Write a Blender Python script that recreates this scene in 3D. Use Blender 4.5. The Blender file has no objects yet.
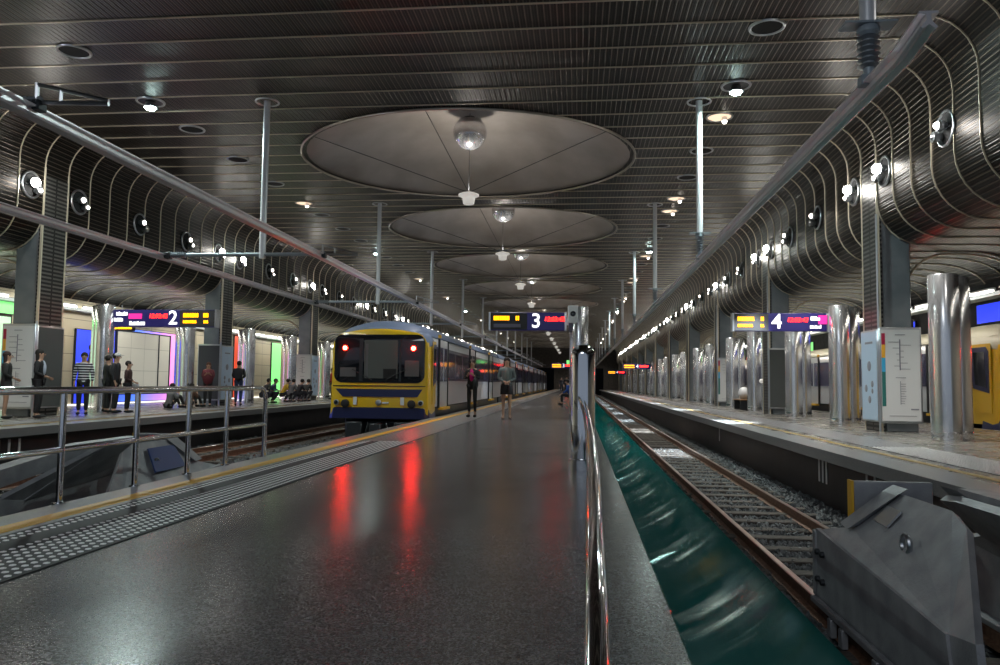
import bpy, math, random
from mathutils import Vector, Matrix
random.seed(7)
C = bpy.context.scene.collection
PI = math.pi
B = 10.15            # structural bay
NB = 13              # bays modelled
P = B / 11           # rib pitch
Y0, Y1 = -5.0, 140.0
WR, WL = 6.9, -13.9  # inner faces of the two bulging side walls
CZ = 7.56            # ceiling height above the platform
RAIL = -0.79
BED = -1.0

# ------------------------------------------------------------------ materials
def mat(name, col=(.5, .5, .5), rough=.5, metal=0., emit=None, es=0., spec=.5, aniso=0., coat=0.):
    m = bpy.data.materials.new(name); m.use_nodes = True
    b = m.node_tree.nodes['Principled BSDF']
    b.inputs['Base Color'].default_value = (*col, 1)
    b.inputs['Roughness'].default_value = rough
    b.inputs['Metallic'].default_value = metal
    b.inputs['Specular IOR Level'].default_value = spec
    b.inputs['Coat Weight'].default_value = coat
    b.inputs['Coat Roughness'].default_value = .08
    if emit:
        b.inputs['Emission Color'].default_value = (*emit, 1)
        b.inputs['Emission Strength'].default_value = es
    return m

def nodes(m): return m.node_tree.nodes, m.node_tree.links, m.node_tree.nodes['Principled BSDF']

def texco(N, L, scale=(1, 1, 1), kind='Object'):
    t = N.new('ShaderNodeTexCoord'); mp = N.new('ShaderNodeMapping')
    mp.inputs['Scale'].default_value = scale
    L.new(t.outputs[kind], mp.inputs['Vector']); return mp.outputs['Vector']

def ramp(N, L, src, stops):
    r = N.new('ShaderNodeValToRGB'); e = r.color_ramp.elements
    while len(e) > 1: e.remove(e[0])
    e[0].position = stops[0][0]; e[0].color = (*stops[0][1], 1)
    for p, c in stops[1:]:
        x = e.new(p); x.color = (*c, 1)
    L.new(src, r.inputs['Fac']); return r.outputs['Color']

def noise_mat(name, c0, c1, scale, rough=.5, metal=0., bump=0., bscale=None, sc=(1, 1, 1), spec=.5, lo=.35, hi=.65, coat=0., detail=4):
    m = mat(name, c0, rough, metal, spec=spec, coat=coat); N, L, b = nodes(m)
    v = texco(N, L, sc)
    n = N.new('ShaderNodeTexNoise'); n.inputs['Scale'].default_value = scale; n.inputs['Detail'].default_value = detail
    L.new(v, n.inputs['Vector'])
    L.new(ramp(N, L, n.outputs['Fac'], [(lo, c0), (hi, c1)]), b.inputs['Base Color'])
    if bump:
        n2 = N.new('ShaderNodeTexNoise'); n2.inputs['Scale'].default_value = bscale or scale; n2.inputs['Detail'].default_value = 3
        L.new(v, n2.inputs['Vector'])
        bp = N.new('ShaderNodeBump'); bp.inputs['Strength'].default_value = bump; bp.inputs['Distance'].default_value = .02
        L.new(n2.outputs['Fac'], bp.inputs['Height']); L.new(bp.outputs['Normal'], b.inputs['Normal'])
    return m

M = {}
M['chrome'] = mat('polished_steel', (.78, .79, .82), .07, 1.)
M['chrome2'] = noise_mat('rolled_polished_steel', (.82, .83, .85), (.9, .9, .92), 1.5, .2, .92, bump=.05, bscale=1.2, sc=(3, 3, .25))
M['steel'] = mat('satin_steel', (.55, .57, .6), .32, 1.)
M['galv'] = noise_mat('galvanised_steel', (.25, .26, .28), (.38, .39, .41), 5, .5, .35, bump=.15, bscale=60, lo=.3, hi=.7)
M['darksteel'] = mat('dark_steel', (.05, .055, .06), .4, .7)
M['bluegrey'] = mat('blue_grey_paint', (.34, .40, .45), .4, .2)
M['alu'] = mat('conductor_aluminium', (.92, .90, .94), .33, .65)
M['pole'] = mat('pole_steel', (.78, .80, .84), .35, .3)
M['warmreflector'] = mat('warm_reflector', (.5, .4, .3), .4, 0, (1., .72, .5), 1.1)  # emission stands in for lamp light inside the downlight recess
M['black'] = mat('black', (.012, .012, .014), .5)
M['pitch'] = mat('soot_dark', (.01, .01, .011), .9)  # near black, puts the dark of voids and recesses into the colour
M['white'] = mat('white_enamel', (.75, .75, .76), .35)
M['yellow'] = mat('warning_yellow', (.75, .42, .03), .45)
M['red'] = mat('red_paint', (.45, .02, .02), .5)
M['insul'] = mat('grey_insulator', (.26, .29, .32), .35)
M['rib'] = mat('pale_rib', (.74, .66, .52), .32, .5)
M['pillarside'] = noise_mat('pillar_sheet', (.20, .225, .25), (.26, .285, .31), 2, .38, .5)
M['disc'] = noise_mat('dish_bronze', (.36, .32, .28), (.50, .46, .42), .6, .38, .45, bump=.06, bscale=2.0)
M['ballchrome'] = mat('ball_steel', (.85, .86, .9), .2, .9)
M['discrim'] = mat('dish_rim', (.4, .36, .31), .3, .8)
M['glasslamp'] = mat('frosted_lamp', (.8, .8, .8), .25, 0., (1., .93, .84), .35)
M['wall_concrete'] = noise_mat('dark_concrete', (.02, .022, .026), (.05, .052, .058), 3, .6)
M['lip'] = noise_mat('coping_stone', (.16, .165, .17), (.23, .235, .24), 60, .3, spec=.6)
M['lamp_on'] = mat('lamp_white', (1, 1, 1), .3, 0, (1., .97, .9), 45)
M['lamp_dim'] = mat('lamp_warm', (1, 1, 1), .3, 0, (1., .9, .78), 10)
M['lamp_flood'] = mat('lamp_cool', (1, 1, 1), .3, 0, (.72, 1., .95), 60)
M['strip'] = mat('fluorescent', (1, 1, 1), .3, 0, (1., .96, .82), 9)
M['amber'] = mat('amber_led', (.1, .05, 0), .4, 0, (1., .40, .0), 3.2)
M['redled'] = mat('red_led', (.1, 0, 0), .4, 0, (1., .012, .005), 14)
M['signblue'] = mat('sign_navy', (.012, .010, .07), .35, 0, (.02, .016, .2), .15)
M['signwhite'] = mat('sign_white', (.8, .8, .8), .4, 0, (1, 1, 1), 1.1)
M['signpink'] = mat('sign_pink', (.5, .02, .2), .4, 0, (.8, .02, .25), .8)
M['signgrey'] = mat('sign_grey', (.10, .09, .13), .4)
M['cream'] = None
M['timber'] = noise_mat('timber_sleeper', (.035, .03, .027), (.13, .11, .095), 11, .85, bump=.3, sc=(1, 6, 1))
M['rust'] = noise_mat('rusty_rail', (.16, .08, .05), (.26, .15, .10), 20, .55, .4)
M['railtop'] = mat('rail_head', (.42, .32, .27), .3, .9)

# terrazzo platform floor
def floor_mat(name, base, rough=.2, cut=1.):
    m = mat(name, base, rough, spec=.5); N, L, b = nodes(m); v = texco(N, L)
    vo = N.new('ShaderNodeTexVoronoi'); vo.inputs['Scale'].default_value = 130; L.new(v, vo.inputs['Vector'])
    k = lambda f: tuple(c * f for c in base)
    sp = ramp(N, L, vo.outputs['Color'], [(.2, k(.6)), (.55, k(1.)), (.85, k(1.9))])
    n = N.new('ShaderNodeTexNoise'); n.inputs['Scale'].default_value = .8; n.inputs['Detail'].default_value = 5; L.new(v, n.inputs['Vector'])
    mx = N.new('ShaderNodeMix'); mx.data_type = 'RGBA'; mx.blend_type = 'MULTIPLY'; mx.inputs[0].default_value = 1
    L.new(sp, mx.inputs[6]); L.new(ramp(N, L, n.outputs['Fac'], [(.3, (.75, .75, .75)), (.7, (1.1, 1.1, 1.1))]), mx.inputs[7])
    # slab joints
    br = N.new('ShaderNodeTexBrick'); br.offset = 0; br.inputs['Scale'].default_value = 1; br.inputs['Mortar Size'].default_value = .006
    br.inputs['Brick Width'].default_value = 2.6; br.inputs['Row Height'].default_value = 1.15
    br.inputs['Color1'].default_value = (1, 1, 1, 1); br.inputs['Color2'].default_value = (.92, .92, .92, 1); br.inputs['Mortar'].default_value = (.8, .8, .8, 1)
    L.new(v, br.inputs['Vector'])
    m2 = N.new('ShaderNodeMix'); m2.data_type = 'RGBA'; m2.blend_type = 'MULTIPLY'; m2.inputs[0].default_value = 1
    L.new(mx.outputs[2], m2.inputs[6]); L.new(br.outputs['Color'], m2.inputs[7]); L.new(m2.outputs[2], b.inputs['Base Color'])
    nr = N.new('ShaderNodeTexNoise'); nr.inputs['Scale'].default_value = 1.7; nr.inputs['Detail'].default_value = 6; L.new(v, nr.inputs['Vector'])
    mr = N.new('ShaderNodeMapRange'); mr.inputs['To Min'].default_value = rough * .85; mr.inputs['To Max'].default_value = rough * 1.25
    L.new(nr.outputs['Fac'], mr.inputs['Value']); L.new(mr.outputs['Result'], b.inputs['Roughness'])
    nb = N.new('ShaderNodeTexNoise'); nb.inputs['Scale'].default_value = 1.0; nb.inputs['Detail'].default_value = 2
    mp = N.new('ShaderNodeMapping'); mp.inputs['Scale'].default_value = (1.5, 5, 1); L.new(v, mp.inputs['Vector']); L.new(mp.outputs['Vector'], nb.inputs['Vector'])
    bp = N.new('ShaderNodeBump'); bp.inputs['Strength'].default_value = .12; bp.inputs['Distance'].default_value = .006
    L.new(nb.outputs['Fac'], bp.inputs['Height']); L.new(bp.outputs['Normal'], b.inputs['Normal'])
    return m
M['terrazzo'] = floor_mat('polished_terrazzo', (.092, .092, .096), .225)
M['terrazzo_r'] = floor_mat('polished_terrazzo_warm', (.15, .14, .125), .26)

# slatted bronze lining: U = arc length across, V = distance along the hall
def slat_mat():
    m = mat('bronze_slats', (.03, .027, .024), .36, .6, spec=.3); N, L, b = nodes(m)
    uv = N.new('ShaderNodeUVMap'); uv.uv_map = 'UVMap'
    sx = N.new('ShaderNodeSeparateXYZ'); L.new(uv.outputs['UV'], sx.inputs['Vector'])
    def mth(op, a, bb=None):
        n = N.new('ShaderNodeMath'); n.operation = op
        for i, q in enumerate((a, bb)):
            if q is None: continue
            if isinstance(q, (int, float)): n.inputs[i].default_value = q
            else: L.new(q, n.inputs[i])
        return n.outputs[0]
    u = mth('MULTIPLY', sx.outputs['X'], 1 / .115)
    fr = mth('FRACT', u)
    line = ramp(N, L, fr, [(0., (.004, .0032, .0028)), (.30, (.005, .004, .0036)), (.36, (.105, .086, .068)), (.46, (.12, .098, .076)), (.54, (.010, .0082, .007)), (.93, (.008, .0065, .0056)), (1., (.004, .0032, .0028))])
    fl = mth('FLOOR', u)
    wn = N.new('ShaderNodeTexWhiteNoise'); wn.noise_dimensions = '2D'
    cb = N.new('ShaderNodeCombineXYZ'); L.new(fl, cb.inputs['X']); L.new(mth('FLOOR', mth('MULTIPLY', sx.outputs['Y'], 1 / P)), cb.inputs['Y'])
    L.new(cb.outputs[0], wn.inputs['Vector'])
    mx = N.new('ShaderNodeMix'); mx.data_type = 'RGBA'; mx.blend_type = 'MULTIPLY'; mx.inputs[0].default_value = 1
    L.new(line, mx.inputs[6]); L.new(ramp(N, L, wn.outputs['Value'], [(0, (.7, .7, .7)), (1, (1.25, 1.2, 1.15))]), mx.inputs[7])
    L.new(mx.outputs[2], b.inputs['Base Color'])
    h = ramp(N, L, fr, [(0., (0, 0, 0)), (.30, (.0, .0, .0)), (.38, (1, 1, 1)), (.5, (1, 1, 1)), (.58, (.35, .35, .35)), (.9, (.3, .3, .3)), (1., (0, 0, 0))])
    bp = N.new('ShaderNodeBump'); bp.inputs['Strength'].default_value = .6; bp.inputs['Distance'].default_value = .03
    L.new(h, bp.inputs['Height']); L.new(bp.outputs['Normal'], b.inputs['Normal'])
    return m
M['slats'] = slat_mat()

def pattern_mat(name, c1, c2, cm, bw, rh, mortar, rough=.5, metal=0., off=.0, rot=None, bump=0, kind='Object'):
    m = mat(name, c1, rough, metal); N, L, b = nodes(m)
    v = texco(N, L, (1, 1, 1), kind); mp = v.node
    if rot:
        sp = N.new('ShaderNodeSeparateXYZ'); cb = N.new('ShaderNodeCombineXYZ'); L.new(v, sp.inputs[0])
        L.new(sp.outputs['Y'], cb.inputs['X']); L.new(sp.outputs['Z'], cb.inputs['Y']); v = cb.outputs[0]
    br = N.new('ShaderNodeTexBrick'); br.offset = off; br.inputs['Scale'].default_value = 1; br.inputs['Mortar Size'].default_value = mortar
    br.inputs['Brick Width'].default_value = bw; br.inputs['Row Height'].default_value = rh
    for k, c in (('Color1', c1), ('Color2', c2), ('Mortar', cm)): br.inputs[k].default_value = (*c, 1)
    L.new(v, br.inputs['Vector']); L.new(br.outputs['Color'], b.inputs['Base Color'])
    if bump:
        bp = N.new('ShaderNodeBump'); bp.inputs['Strength'].default_value = bump; bp.inputs['Distance'].default_value = .01
        L.new(br.outputs['Fac'], bp.inputs['Height']); bp.invert = True; L.new(bp.outputs['Normal'], b.inputs['Normal'])
    return m
ROTX = (PI / 2, 0, 0)
ROTYZ = (0, PI / 2, PI / 2)   # object (x,y,z) -> bricks laid in the Y-Z plane
M['cream'] = pattern_mat('cream_stone', (.62, .56, .43), (.55, .50, .39), (.22, .2, .16), 1.9, .62, .012, .45, rot=(PI / 2, 0, PI / 2))
M['grating'] = pattern_mat('pillar_slats', (.16, .155, .145), (.12, .118, .11), (.02, .02, .02), 3., .105, .03, .38, .5, rot=(PI / 2, 0, PI / 2), bump=.5)
M['underwall'] = noise_mat('under_platform_panel', (.012, .012, .013), (.022, .022, .024), 2, .5)

def ballast_mat():
    m = mat('ballast_bed', (.1, .1, .1), .8); N, L, b = nodes(m); v = texco(N, L)
    vo = N.new('ShaderNodeTexVoronoi'); vo.inputs['Scale'].default_value = 17; L.new(v, vo.inputs['Vector'])
    L.new(ramp(N, L, vo.outputs['Color'], [(.1, (.02, .023, .027)), (.5, (.07, .077, .082)), (.9, (.16, .17, .17))]), b.inputs['Base Color'])
    bp = N.new('ShaderNodeBump'); bp.inputs['Strength'].default_value = 1; bp.inputs['Distance'].default_value = .06; bp.invert = True
    L.new(vo.outputs['Distance'], bp.inputs['Height']); L.new(bp.outputs['Normal'], b.inputs['Normal'])
    return m
M['ballast'] = ballast_mat()
M['stone_a'] = noise_mat('stone', (.045, .05, .056), (.20, .21, .215), 4, .75)

def green_mat():
    m = mat('green_glass', (.0, .07, .064), .35, 0.); N, L, b = nodes(m)
    b = N.new('ShaderNodeBsdfDiffuse'); b.inputs['Color'].default_value = (.001, .085, .078, 1)
    g = N.new('ShaderNodeBsdfAnisotropic'); g.inputs['Color'].default_value = (.7, .85, .82, 1); g.inputs['Roughness'].default_value = .055
    g.inputs['Anisotropy'].default_value = .97; g.inputs['Rotation'].default_value = .25
    tg = N.new('ShaderNodeTangent'); tg.direction_type = 'UV_MAP'; tg.uv_map = 'UVMap'; L.new(tg.outputs[0], g.inputs['Tangent'])
    t = N.new('ShaderNodeBsdfTransparent'); t.inputs['Color'].default_value = (.35, .8, .74, 1)
    m1 = N.new('ShaderNodeMixShader'); m1.inputs[0].default_value = .22; L.new(b.outputs[0], m1.inputs[1]); L.new(t.outputs[0], m1.inputs[2])
    m2 = N.new('ShaderNodeMixShader'); m2.inputs[0].default_value = .10; L.new(m1.outputs[0], m2.inputs[1]); L.new(g.outputs[0], m2.inputs[2])
    L.new(m2.outputs[0], N['Material Output'].inputs['Surface']); return m
M['green'] = green_mat()
M['glass_dark'] = mat('tinted_glass', (.008, .010, .014), .05, 0., spec=.8)
M['train_yellow'] = mat('train_yellow', (.72, .44, .012), .28, coat=.5)
M['train_navy'] = mat('train_navy', (.014, .017, .07), .3, coat=.4)
M['train_side'] = mat('train_silver', (.62, .63, .66), .28, .3)
M['train_roof'] = mat('train_roof', (.12, .16, .25), .5)
M['train_roof_cream'] = mat('train_roof_cream', (.42, .40, .31), .5)
M['train_win'] = mat('window_band', (.10, .10, .18), .07, .35, spec=.9)
M['tail'] = mat('tail_lamp', (1, 0, 0), .3, 0, (1., .02, .01), 220)
M['tailhalo'] = mat('tail_lens', (.5, 0, 0), .3, 0, (1., .02, .01), 5)
M['interior_lit'] = mat('lit_interior', (.4, .35, .25), .5, 0, (1., .55, .2), .8)
M['cabinside'] = mat('cab_inside', (.09, .09, .09), .4)
M['cabin'] = mat('cabin_inside', (.09, .09, .10), .6)

# ------------------------------------------------------------------ mesh builder
class MB:
    def __init__(s): s.v = []; s.f = []; s.mi = []; s.uv = None
    def add(s, vs, fs, mi=0):
        o = len(s.v); s.v += [tuple(v) for v in vs]; s.f += [tuple(i + o for i in f) for f in fs]; s.mi += [mi] * len(fs); return s
    def box(s, x0, x1, y0, y1, z0, z1, mi=0, bev=0.):
        if bev > 0:
            b = bev
            xs = [x0, x0 + b, x1 - b, x1]; ys = [y0, y0 + b, y1 - b, y1]
            ring = lambda z, i: [(xs[0 + i], ys[1], z), (xs[1], ys[0 + i], z), (xs[2], ys[0 + i], z), (xs[3 - i], ys[1], z), (xs[3 - i], ys[2], z), (xs[2], ys[3 - i], z), (xs[1], ys[3 - i], z), (xs[0 + i], ys[2], z)]
            R = [ring(z0, 1), ring(z0 + b, 0), ring(z1 - b, 0), ring(z1, 1)]
            return s.loft(R, True, mi, caps=True)
        vs = [(x, y, z) for z in (z0, z1) for y in (y0, y1) for x in (x0, x1)]
        return s.add(vs, [(0, 2, 3, 1), (4, 5, 7, 6), (0, 1, 5, 4), (2, 6, 7, 3), (0, 4, 6, 2), (1, 3, 7, 5)], mi)
    def loft(s, rings, closed=True, mi=0, caps=True):
        n = len(rings[0]); vs = [p for r in rings for p in r]; fs = []
        for k in range(len(rings) - 1):
            for i in range(n if closed else n - 1):
                j = (i + 1) % n; fs.append((k * n + i, k * n + j, (k + 1) * n + j, (k + 1) * n + i))
        if caps:
            fs.append(tuple(range(n))[::-1]); fs.append(tuple(range((len(rings) - 1) * n, len(rings) * n)))
        return s.add(vs, fs, mi)
    def tube(s, path, r, n=10, mi=0, caps=True):
        path = [Vector(p) for p in path]; rings = []; up = None
        for i, p in enumerate(path):
            d = (path[min(i + 1, len(path) - 1)] - path[max(i - 1, 0)]).normalized()
            if up is None: up = Vector((0, 0, 1)) if abs(d.z) < .9 else Vector((1, 0, 0))
            a = d.cross(up).normalized(); up = a.cross(d).normalized()
            rr = r[i] if isinstance(r, (list, tuple)) else r
            rings.append([tuple(p + a * (rr * math.cos(t)) + up * (rr * math.sin(t))) for t in [2 * PI * k / n for k in range(n)]])
        return s.loft(rings, True, mi, caps)
    def lathe(s, prof, c=(0, 0, 0), n=24, mi=0, caps=True, axis='z'):
        rings = []
        for r, h in prof:
            ring = []
            for k in range(n):
                t = 2 * PI * k / n; a, b = r * math.cos(t), r * math.sin(t)
                q = (a, b, h) if axis == 'z' else ((h, a, b) if axis == 'x' else (a, h, b))
                ring.append((c[0] + q[0], c[1] + q[1], c[2] + q[2]))
            rings.append(ring)
        return s.loft(rings, True, mi, caps)
    def torus(s, R, r, c=(0, 0, 0), axis='z', n=28, m=8, mi=0):
        vs = []; fs = []
        for i in range(n):
            t = 2 * PI * i / n
            for j in range(m):
                u = 2 * PI * j / m; a = (R + r * math.cos(u)) * math.cos(t); b = (R + r * math.cos(u)) * math.sin(t); h = r * math.sin(u)
                q = (a, b, h) if axis == 'z' else ((h, a, b) if axis == 'x' else (a, h, b))
                vs.append((c[0] + q[0], c[1] + q[1], c[2] + q[2]))
        for i in range(n):
            for j in range(m):
                i2, j2 = (i + 1) % n, (j + 1) % m; fs.append((i * m + j, i2 * m + j, i2 * m + j2, i * m + j2))
        return s.add(vs, fs, mi)
    def sphere(s, c, r, n=14, m=9, mi=0, sc=(1, 1, 1)):
        rings = []
        for k in range(1, m):
            a = PI * k / m - PI / 2
            rings.append([(c[0] + sc[0] * r * math.cos(a) * math.cos(2 * PI * i / n), c[1] + sc[1] * r * math.cos(a) * math.sin(2 * PI * i / n), c[2] + sc[2] * r * math.sin(a)) for i in range(n)])
        return s.loft(rings, True, mi, True)
    def prism(s, poly, a0, a1, axis='y', mi=0):
        def q(u, v, a): return {'y': (u, a, v), 'x': (a, u, v), 'z': (u, v, a)}[axis]
        return s.loft([[q(u, v, a0) for u, v in poly], [q(u, v, a1) for u, v in poly]], True, mi, True)
    def build(s, name, mats, parent=None, loc=(0, 0, 0), smooth=True, uvs=None):
        me = bpy.data.meshes.new(name); me.from_pydata(s.v, [], s.f); me.validate(); me.update()
        for m in (mats if isinstance(mats, (list, tuple)) else [mats]): me.materials.append(M[m] if isinstance(m, str) else m)
        for p, i in zip(me.polygons, s.mi): p.material_index = i
        import bmesh
        bm = bmesh.new(); bm.from_mesh(me); bmesh.ops.recalc_face_normals(bm, faces=bm.faces); bm.to_mesh(me); bm.free()
        if smooth:
            me.shade_smooth(); me.set_sharp_from_angle(angle=math.radians(38))
        o = bpy.data.objects.new(name, me); C.objects.link(o); o.location = loc
        if parent: o.parent = parent
        return o

def empty(name, loc=(0, 0, 0), rz=0):
    o = bpy.data.objects.new(name, None); C.objects.link(o); o.location = loc; o.rotation_euler = (0, 0, rz); o.empty_display_size = .2; return o
def tag(o, label, cat, group=None, kind=None):
    if label: o['label'] = label
    if cat: o['category'] = cat
    if group: o['group'] = group
    if kind: o['kind'] = kind
    return o
def struct(o, label=None):
    o['kind'] = 'structure'
    if label: o['label'] = label; o['category'] = o.name.split('_')[0]
    return o
KIDS = {}
def copy_tree(o, parent=None):
    c = o.copy(); C.objects.link(c)
    if parent: c.parent = parent
    for ch in list(o.children): copy_tree(ch, c)
    return c
ORD = ['nearest', 'second nearest', 'third nearest', 'fourth nearest', 'fifth nearest', 'sixth nearest', 'seventh nearest', 'eighth nearest', 'ninth nearest', 'tenth nearest',
       'eleventh nearest', 'twelfth nearest', 'thirteenth nearest', 'fourteenth nearest', 'fifteenth nearest', 'sixteenth nearest', 'seventeenth nearest', 'eighteenth nearest',
       'nineteenth nearest', 'twentieth nearest'] + [t + ' nearest' for t in ('twenty-first', 'twenty-second', 'twenty-third', 'twenty-fourth', 'twenty-fifth', 'twenty-sixth', 'twenty-seventh', 'twenty-eighth', 'twenty-ninth', 'thirtieth',
       'thirty-first', 'thirty-second', 'thirty-third', 'thirty-fourth', 'thirty-fifth', 'thirty-sixth', 'thirty-seventh', 'thirty-eighth', 'thirty-ninth', 'fortieth', 'forty-first', 'forty-second', 'forty-third', 'forty-fourth', 'forty-fifth', 'forty-sixth', 'forty-seventh', 'forty-eighth', 'forty-ninth', 'fiftieth', 'fifty-first', 'fifty-second', 'fifty-third', 'fifty-fourth')]

def text(body, name, size, m, loc, rot, parent=None, ext=.004, align='CENTER', shear=0, bold=0.):
    c = bpy.data.curves.new(name, 'FONT'); c.body = body; c.size = size; c.extrude = ext; c.align_x = align; c.align_y = 'CENTER'; c.shear = shear; c.offset = bold
    c.materials.append(M[m]); o = bpy.data.objects.new(name, c); C.objects.link(o)
    o.location = loc; o.rotation_euler = rot
    dg = bpy.context.evaluated_depsgraph_get(); me = bpy.data.meshes.new_from_object(o.evaluated_get(dg)); me.name = name
    l_, r_ = o.location.copy(), o.rotation_euler.copy(); bpy.data.objects.remove(o)
    o = bpy.data.objects.new(name, me); C.objects.link(o); o.location = l_; o.rotation_euler = r_
    if parent: o.parent = parent
    return o

# ------------------------------------------------------------------ hall lining
def side_profile(w, s, top=CZ):
    """from the ceiling over the fillet, down the wall, under the bulge, along the soffit to the strip light; s = +1 right, -1 left"""
    pts = []
    r = 1.0
    for k in range(9):                       # ceiling to wall fillet
        a = PI / 2 - k * PI / 16
        pts.append((w - s * r + s * r * math.cos(a), top - r + r * math.sin(a)))
    r = 1.05; zb = 4.30
    for k in range(9):                       # bulge
        a = k * PI / 16
        pts.append((w + s * r - s * r * math.cos(a), zb + r - r * math.sin(a)))
    pts += [(w + s * 1.7, zb), (w + s * 2.2, zb)]
    for k in range(1, 8):
        a = PI / 2 - k * PI / 16
        pts.append((w + s * 2.3 + s * 1.45 * math.cos(a), 3.62 + .68 * math.sin(a)))
    return pts
prof = side_profile(WL, -1)[::-1] + side_profile(WR, 1)
nL = len(side_profile(WL, -1))
def lining(name, pts, mats='slats', y0=Y0, y1=Y1):
    me = bpy.data.meshes.new(name); vs = [(x, y, z) for y in (y0, y1) for x, z in pts]; n = len(pts)
    fs = [(i, i + 1, n + i + 1, n + i) for i in range(n - 1)]
    me.from_pydata(vs, [], fs); me.update()
    uv = me.uv_layers.new(name='UVMap'); d = [0]
    for a, b in zip(pts, pts[1:]): d.append(d[-1] + math.hypot(b[0] - a[0], b[1] - a[1]))
    for p in me.polygons:
        for li in p.loop_indices:
            vi = me.loops[li].vertex_index; uv.data[li].uv = (d[vi % n], vs[vi][1])
    me.shade_smooth(); me.materials.append(M[mats])
    o = bpy.data.objects.new(name, me); C.objects.link(o); return o
# the lining is one shell cut into ceiling and the two bulging walls; skylight bowls open through the ceiling
DX, DYR, DXR, DN = -3.25, 4.3, 4.85, 12
D0 = 21.85
def ceiling():
    """flat slatted ceiling with an elliptical opening for every bowl"""
    xa, xb = WL + 1.0, WR - 1.0
    import bmesh
    me = bpy.data.meshes.new('ceiling'); vs = []; fs = []
    def q(x, y): vs.append((x, y, CZ)); return len(vs) - 1
    ys = [Y0, D0 - B / 2]
    a = [q(xa, Y0), q(xb, Y0), q(xb, ys[1]), q(xa, ys[1])]; fs.append(tuple(a))
    N = 48
    for k in range(DN):
        yc = D0 + B * k; y0, y1 = yc - B / 2, yc + B / 2
        inner = []; outer = []
        for i in range(N):
            t = 2 * PI * i / N; c, s_ = math.cos(t), math.sin(t)
            inner.append(q(DX + DXR * .97 * c, yc + DYR * .97 * s_))
            ux = (xb - DX) if c > 0 else (DX - xa); uy = B / 2
            m_ = min(ux / abs(c) if abs(c) > 1e-6 else 1e9, uy / abs(s_) if abs(s_) > 1e-6 else 1e9)
            outer.append(q(DX + m_ * c, yc + m_ * s_))
        for i in range(N):
            j = (i + 1) % N; fs.append((outer[i], outer[j], inner[j], inner[i]))
        for cx, cy in ((xb, y1), (xa, y1), (xa, y0), (xb, y0)):   # corner fill
            ang = math.atan2(cy - yc, cx - DX) % (2 * PI); i = int(ang / (2 * PI / N)) % N; j = (i + 1) % N
            fs.append((outer[i], q(cx, cy), outer[j]))
    ye = D0 + B * (DN - .5)
    a = [q(xa, ye), q(xb, ye), q(xb, Y1), q(xa, Y1)]; fs.append(tuple(a))
    me.from_pydata(vs, [], fs); me.update()
    uv = me.uv_layers.new(name='UVMap')
    for p in me.polygons:
        for li in p.loop_indices:
            v = vs[me.loops[li].vertex_index]; uv.data[li].uv = (v[0] + 20, v[1])
    me.materials.append(M['slats']); o = bpy.data.objects.new('ceiling', me); C.objects.link(o); return struct(o)
ceiling()
struct(lining('wall_left', side_profile(WL, -1)))
struct(lining('wall_right', side_profile(WR, 1)))
# pale ribs: one per pitch, following ceiling and walls
def rib_mesh(pts, w=.045, d=.045):
    out = []
    n = len(pts)
    for i, (x, z) in enumerate(pts):
        a = pts[max(i - 1, 0)]; b = pts[min(i + 1, n - 1)]; tx, tz = b[0] - a[0], b[1] - a[1]; l = math.hypot(tx, tz)
        out.append((x, z, tz / l, -tx / l))
    return out
def ribs(name, pts, y0k, y1k, flip=1, skip=None, off=.004):
    mb = MB(); pr = rib_mesh(pts)
    for k in range(y0k, y1k):
        y = 18.24 + P * k
        if skip and skip(k, y): continue
        w = .022
        rings = []
        for x, z, nx, nz in pr:
            nx *= flip; nz *= flip
            rings.append([(x + nx * -.01, y - w / 2, z + nz * -.01), (x + nx * .025, y - w / 2, z + nz * .025), (x + nx * .025, y + w / 2, z + nz * .025), (x + nx * -.01, y + w / 2, z + nz * -.01)])
        mb.loft(rings, True, 0, True)
    return struct(mb.build(name, 'rib', smooth=False))
KA, KB = -24, 130
ribs('trim_1', side_profile(WR, 1), KA, KB, 1)
ribs('trim_2', side_profile(WL, -1), KA, KB, -1)
# ceiling battens stop at the bowl rims
def ceil_ribs():
    mb = MB(); xa, xb = WL + 1., WR - 1.
    for k in range(KA, KB):
        y = 18.24 + P * k; segs = [(xa, xb)]
        for j in range(DN):
            dy = (y - (D0 + B * j)) / DYR
            if abs(dy) < 1:
                h = DXR * math.sqrt(1 - dy * dy); segs = [(xa, DX - h), (DX + h, xb)]
        for a, b in segs: mb.box(a, b, y - .011, y + .011, CZ - .025, CZ + .01)
    return struct(mb.build('trim_3', 'rib', smooth=False))
ceil_ribs()
# dark roof void behind the lining
mb = MB()
mb.box(-20.5, 16.5, Y0, Y1, 11.2, 11.4); struct(mb.build('ceiling_2', 'pitch', smooth=False))
mb = MB(); mb.box(-20.4, -20.2, Y0, Y1, -1.5, 11.2); struct(mb.build('wall_outer_left', 'pitch', smooth=False))
mb = MB(); mb.box(14.2, 14.4, Y0, Y1, -1.5, 11.2); struct(mb.build('wall_outer_right', 'wall_concrete', smooth=False))
# far end: dark portal wall with openings over the tracks
mb = MB()
mb.box(-20.2, 14.2, Y1, Y1 + .4, 3.9, 11.2); mb.box(-20.2, -10.8, Y1, Y1 + .4, -1.5, 3.9); mb.box(-4.4, .4, Y1, Y1 + .4, -1.5, 3.9); mb.box(4.6, 14.2, Y1, Y1 + .4, -1.5, 3.9)
M['far_concrete'] = noise_mat('far_concrete', (.10, .09, .08), (.16, .14, .12), 3, .6)
struct(mb.build('wall_far', 'far_concrete', smooth=False))
mb = MB(); mb.box(-20.2, 14.2, Y1 + 6, Y1 + 6.2, -1.5, 11.2); struct(mb.build('wall_tunnel', 'pitch', smooth=False))
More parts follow.
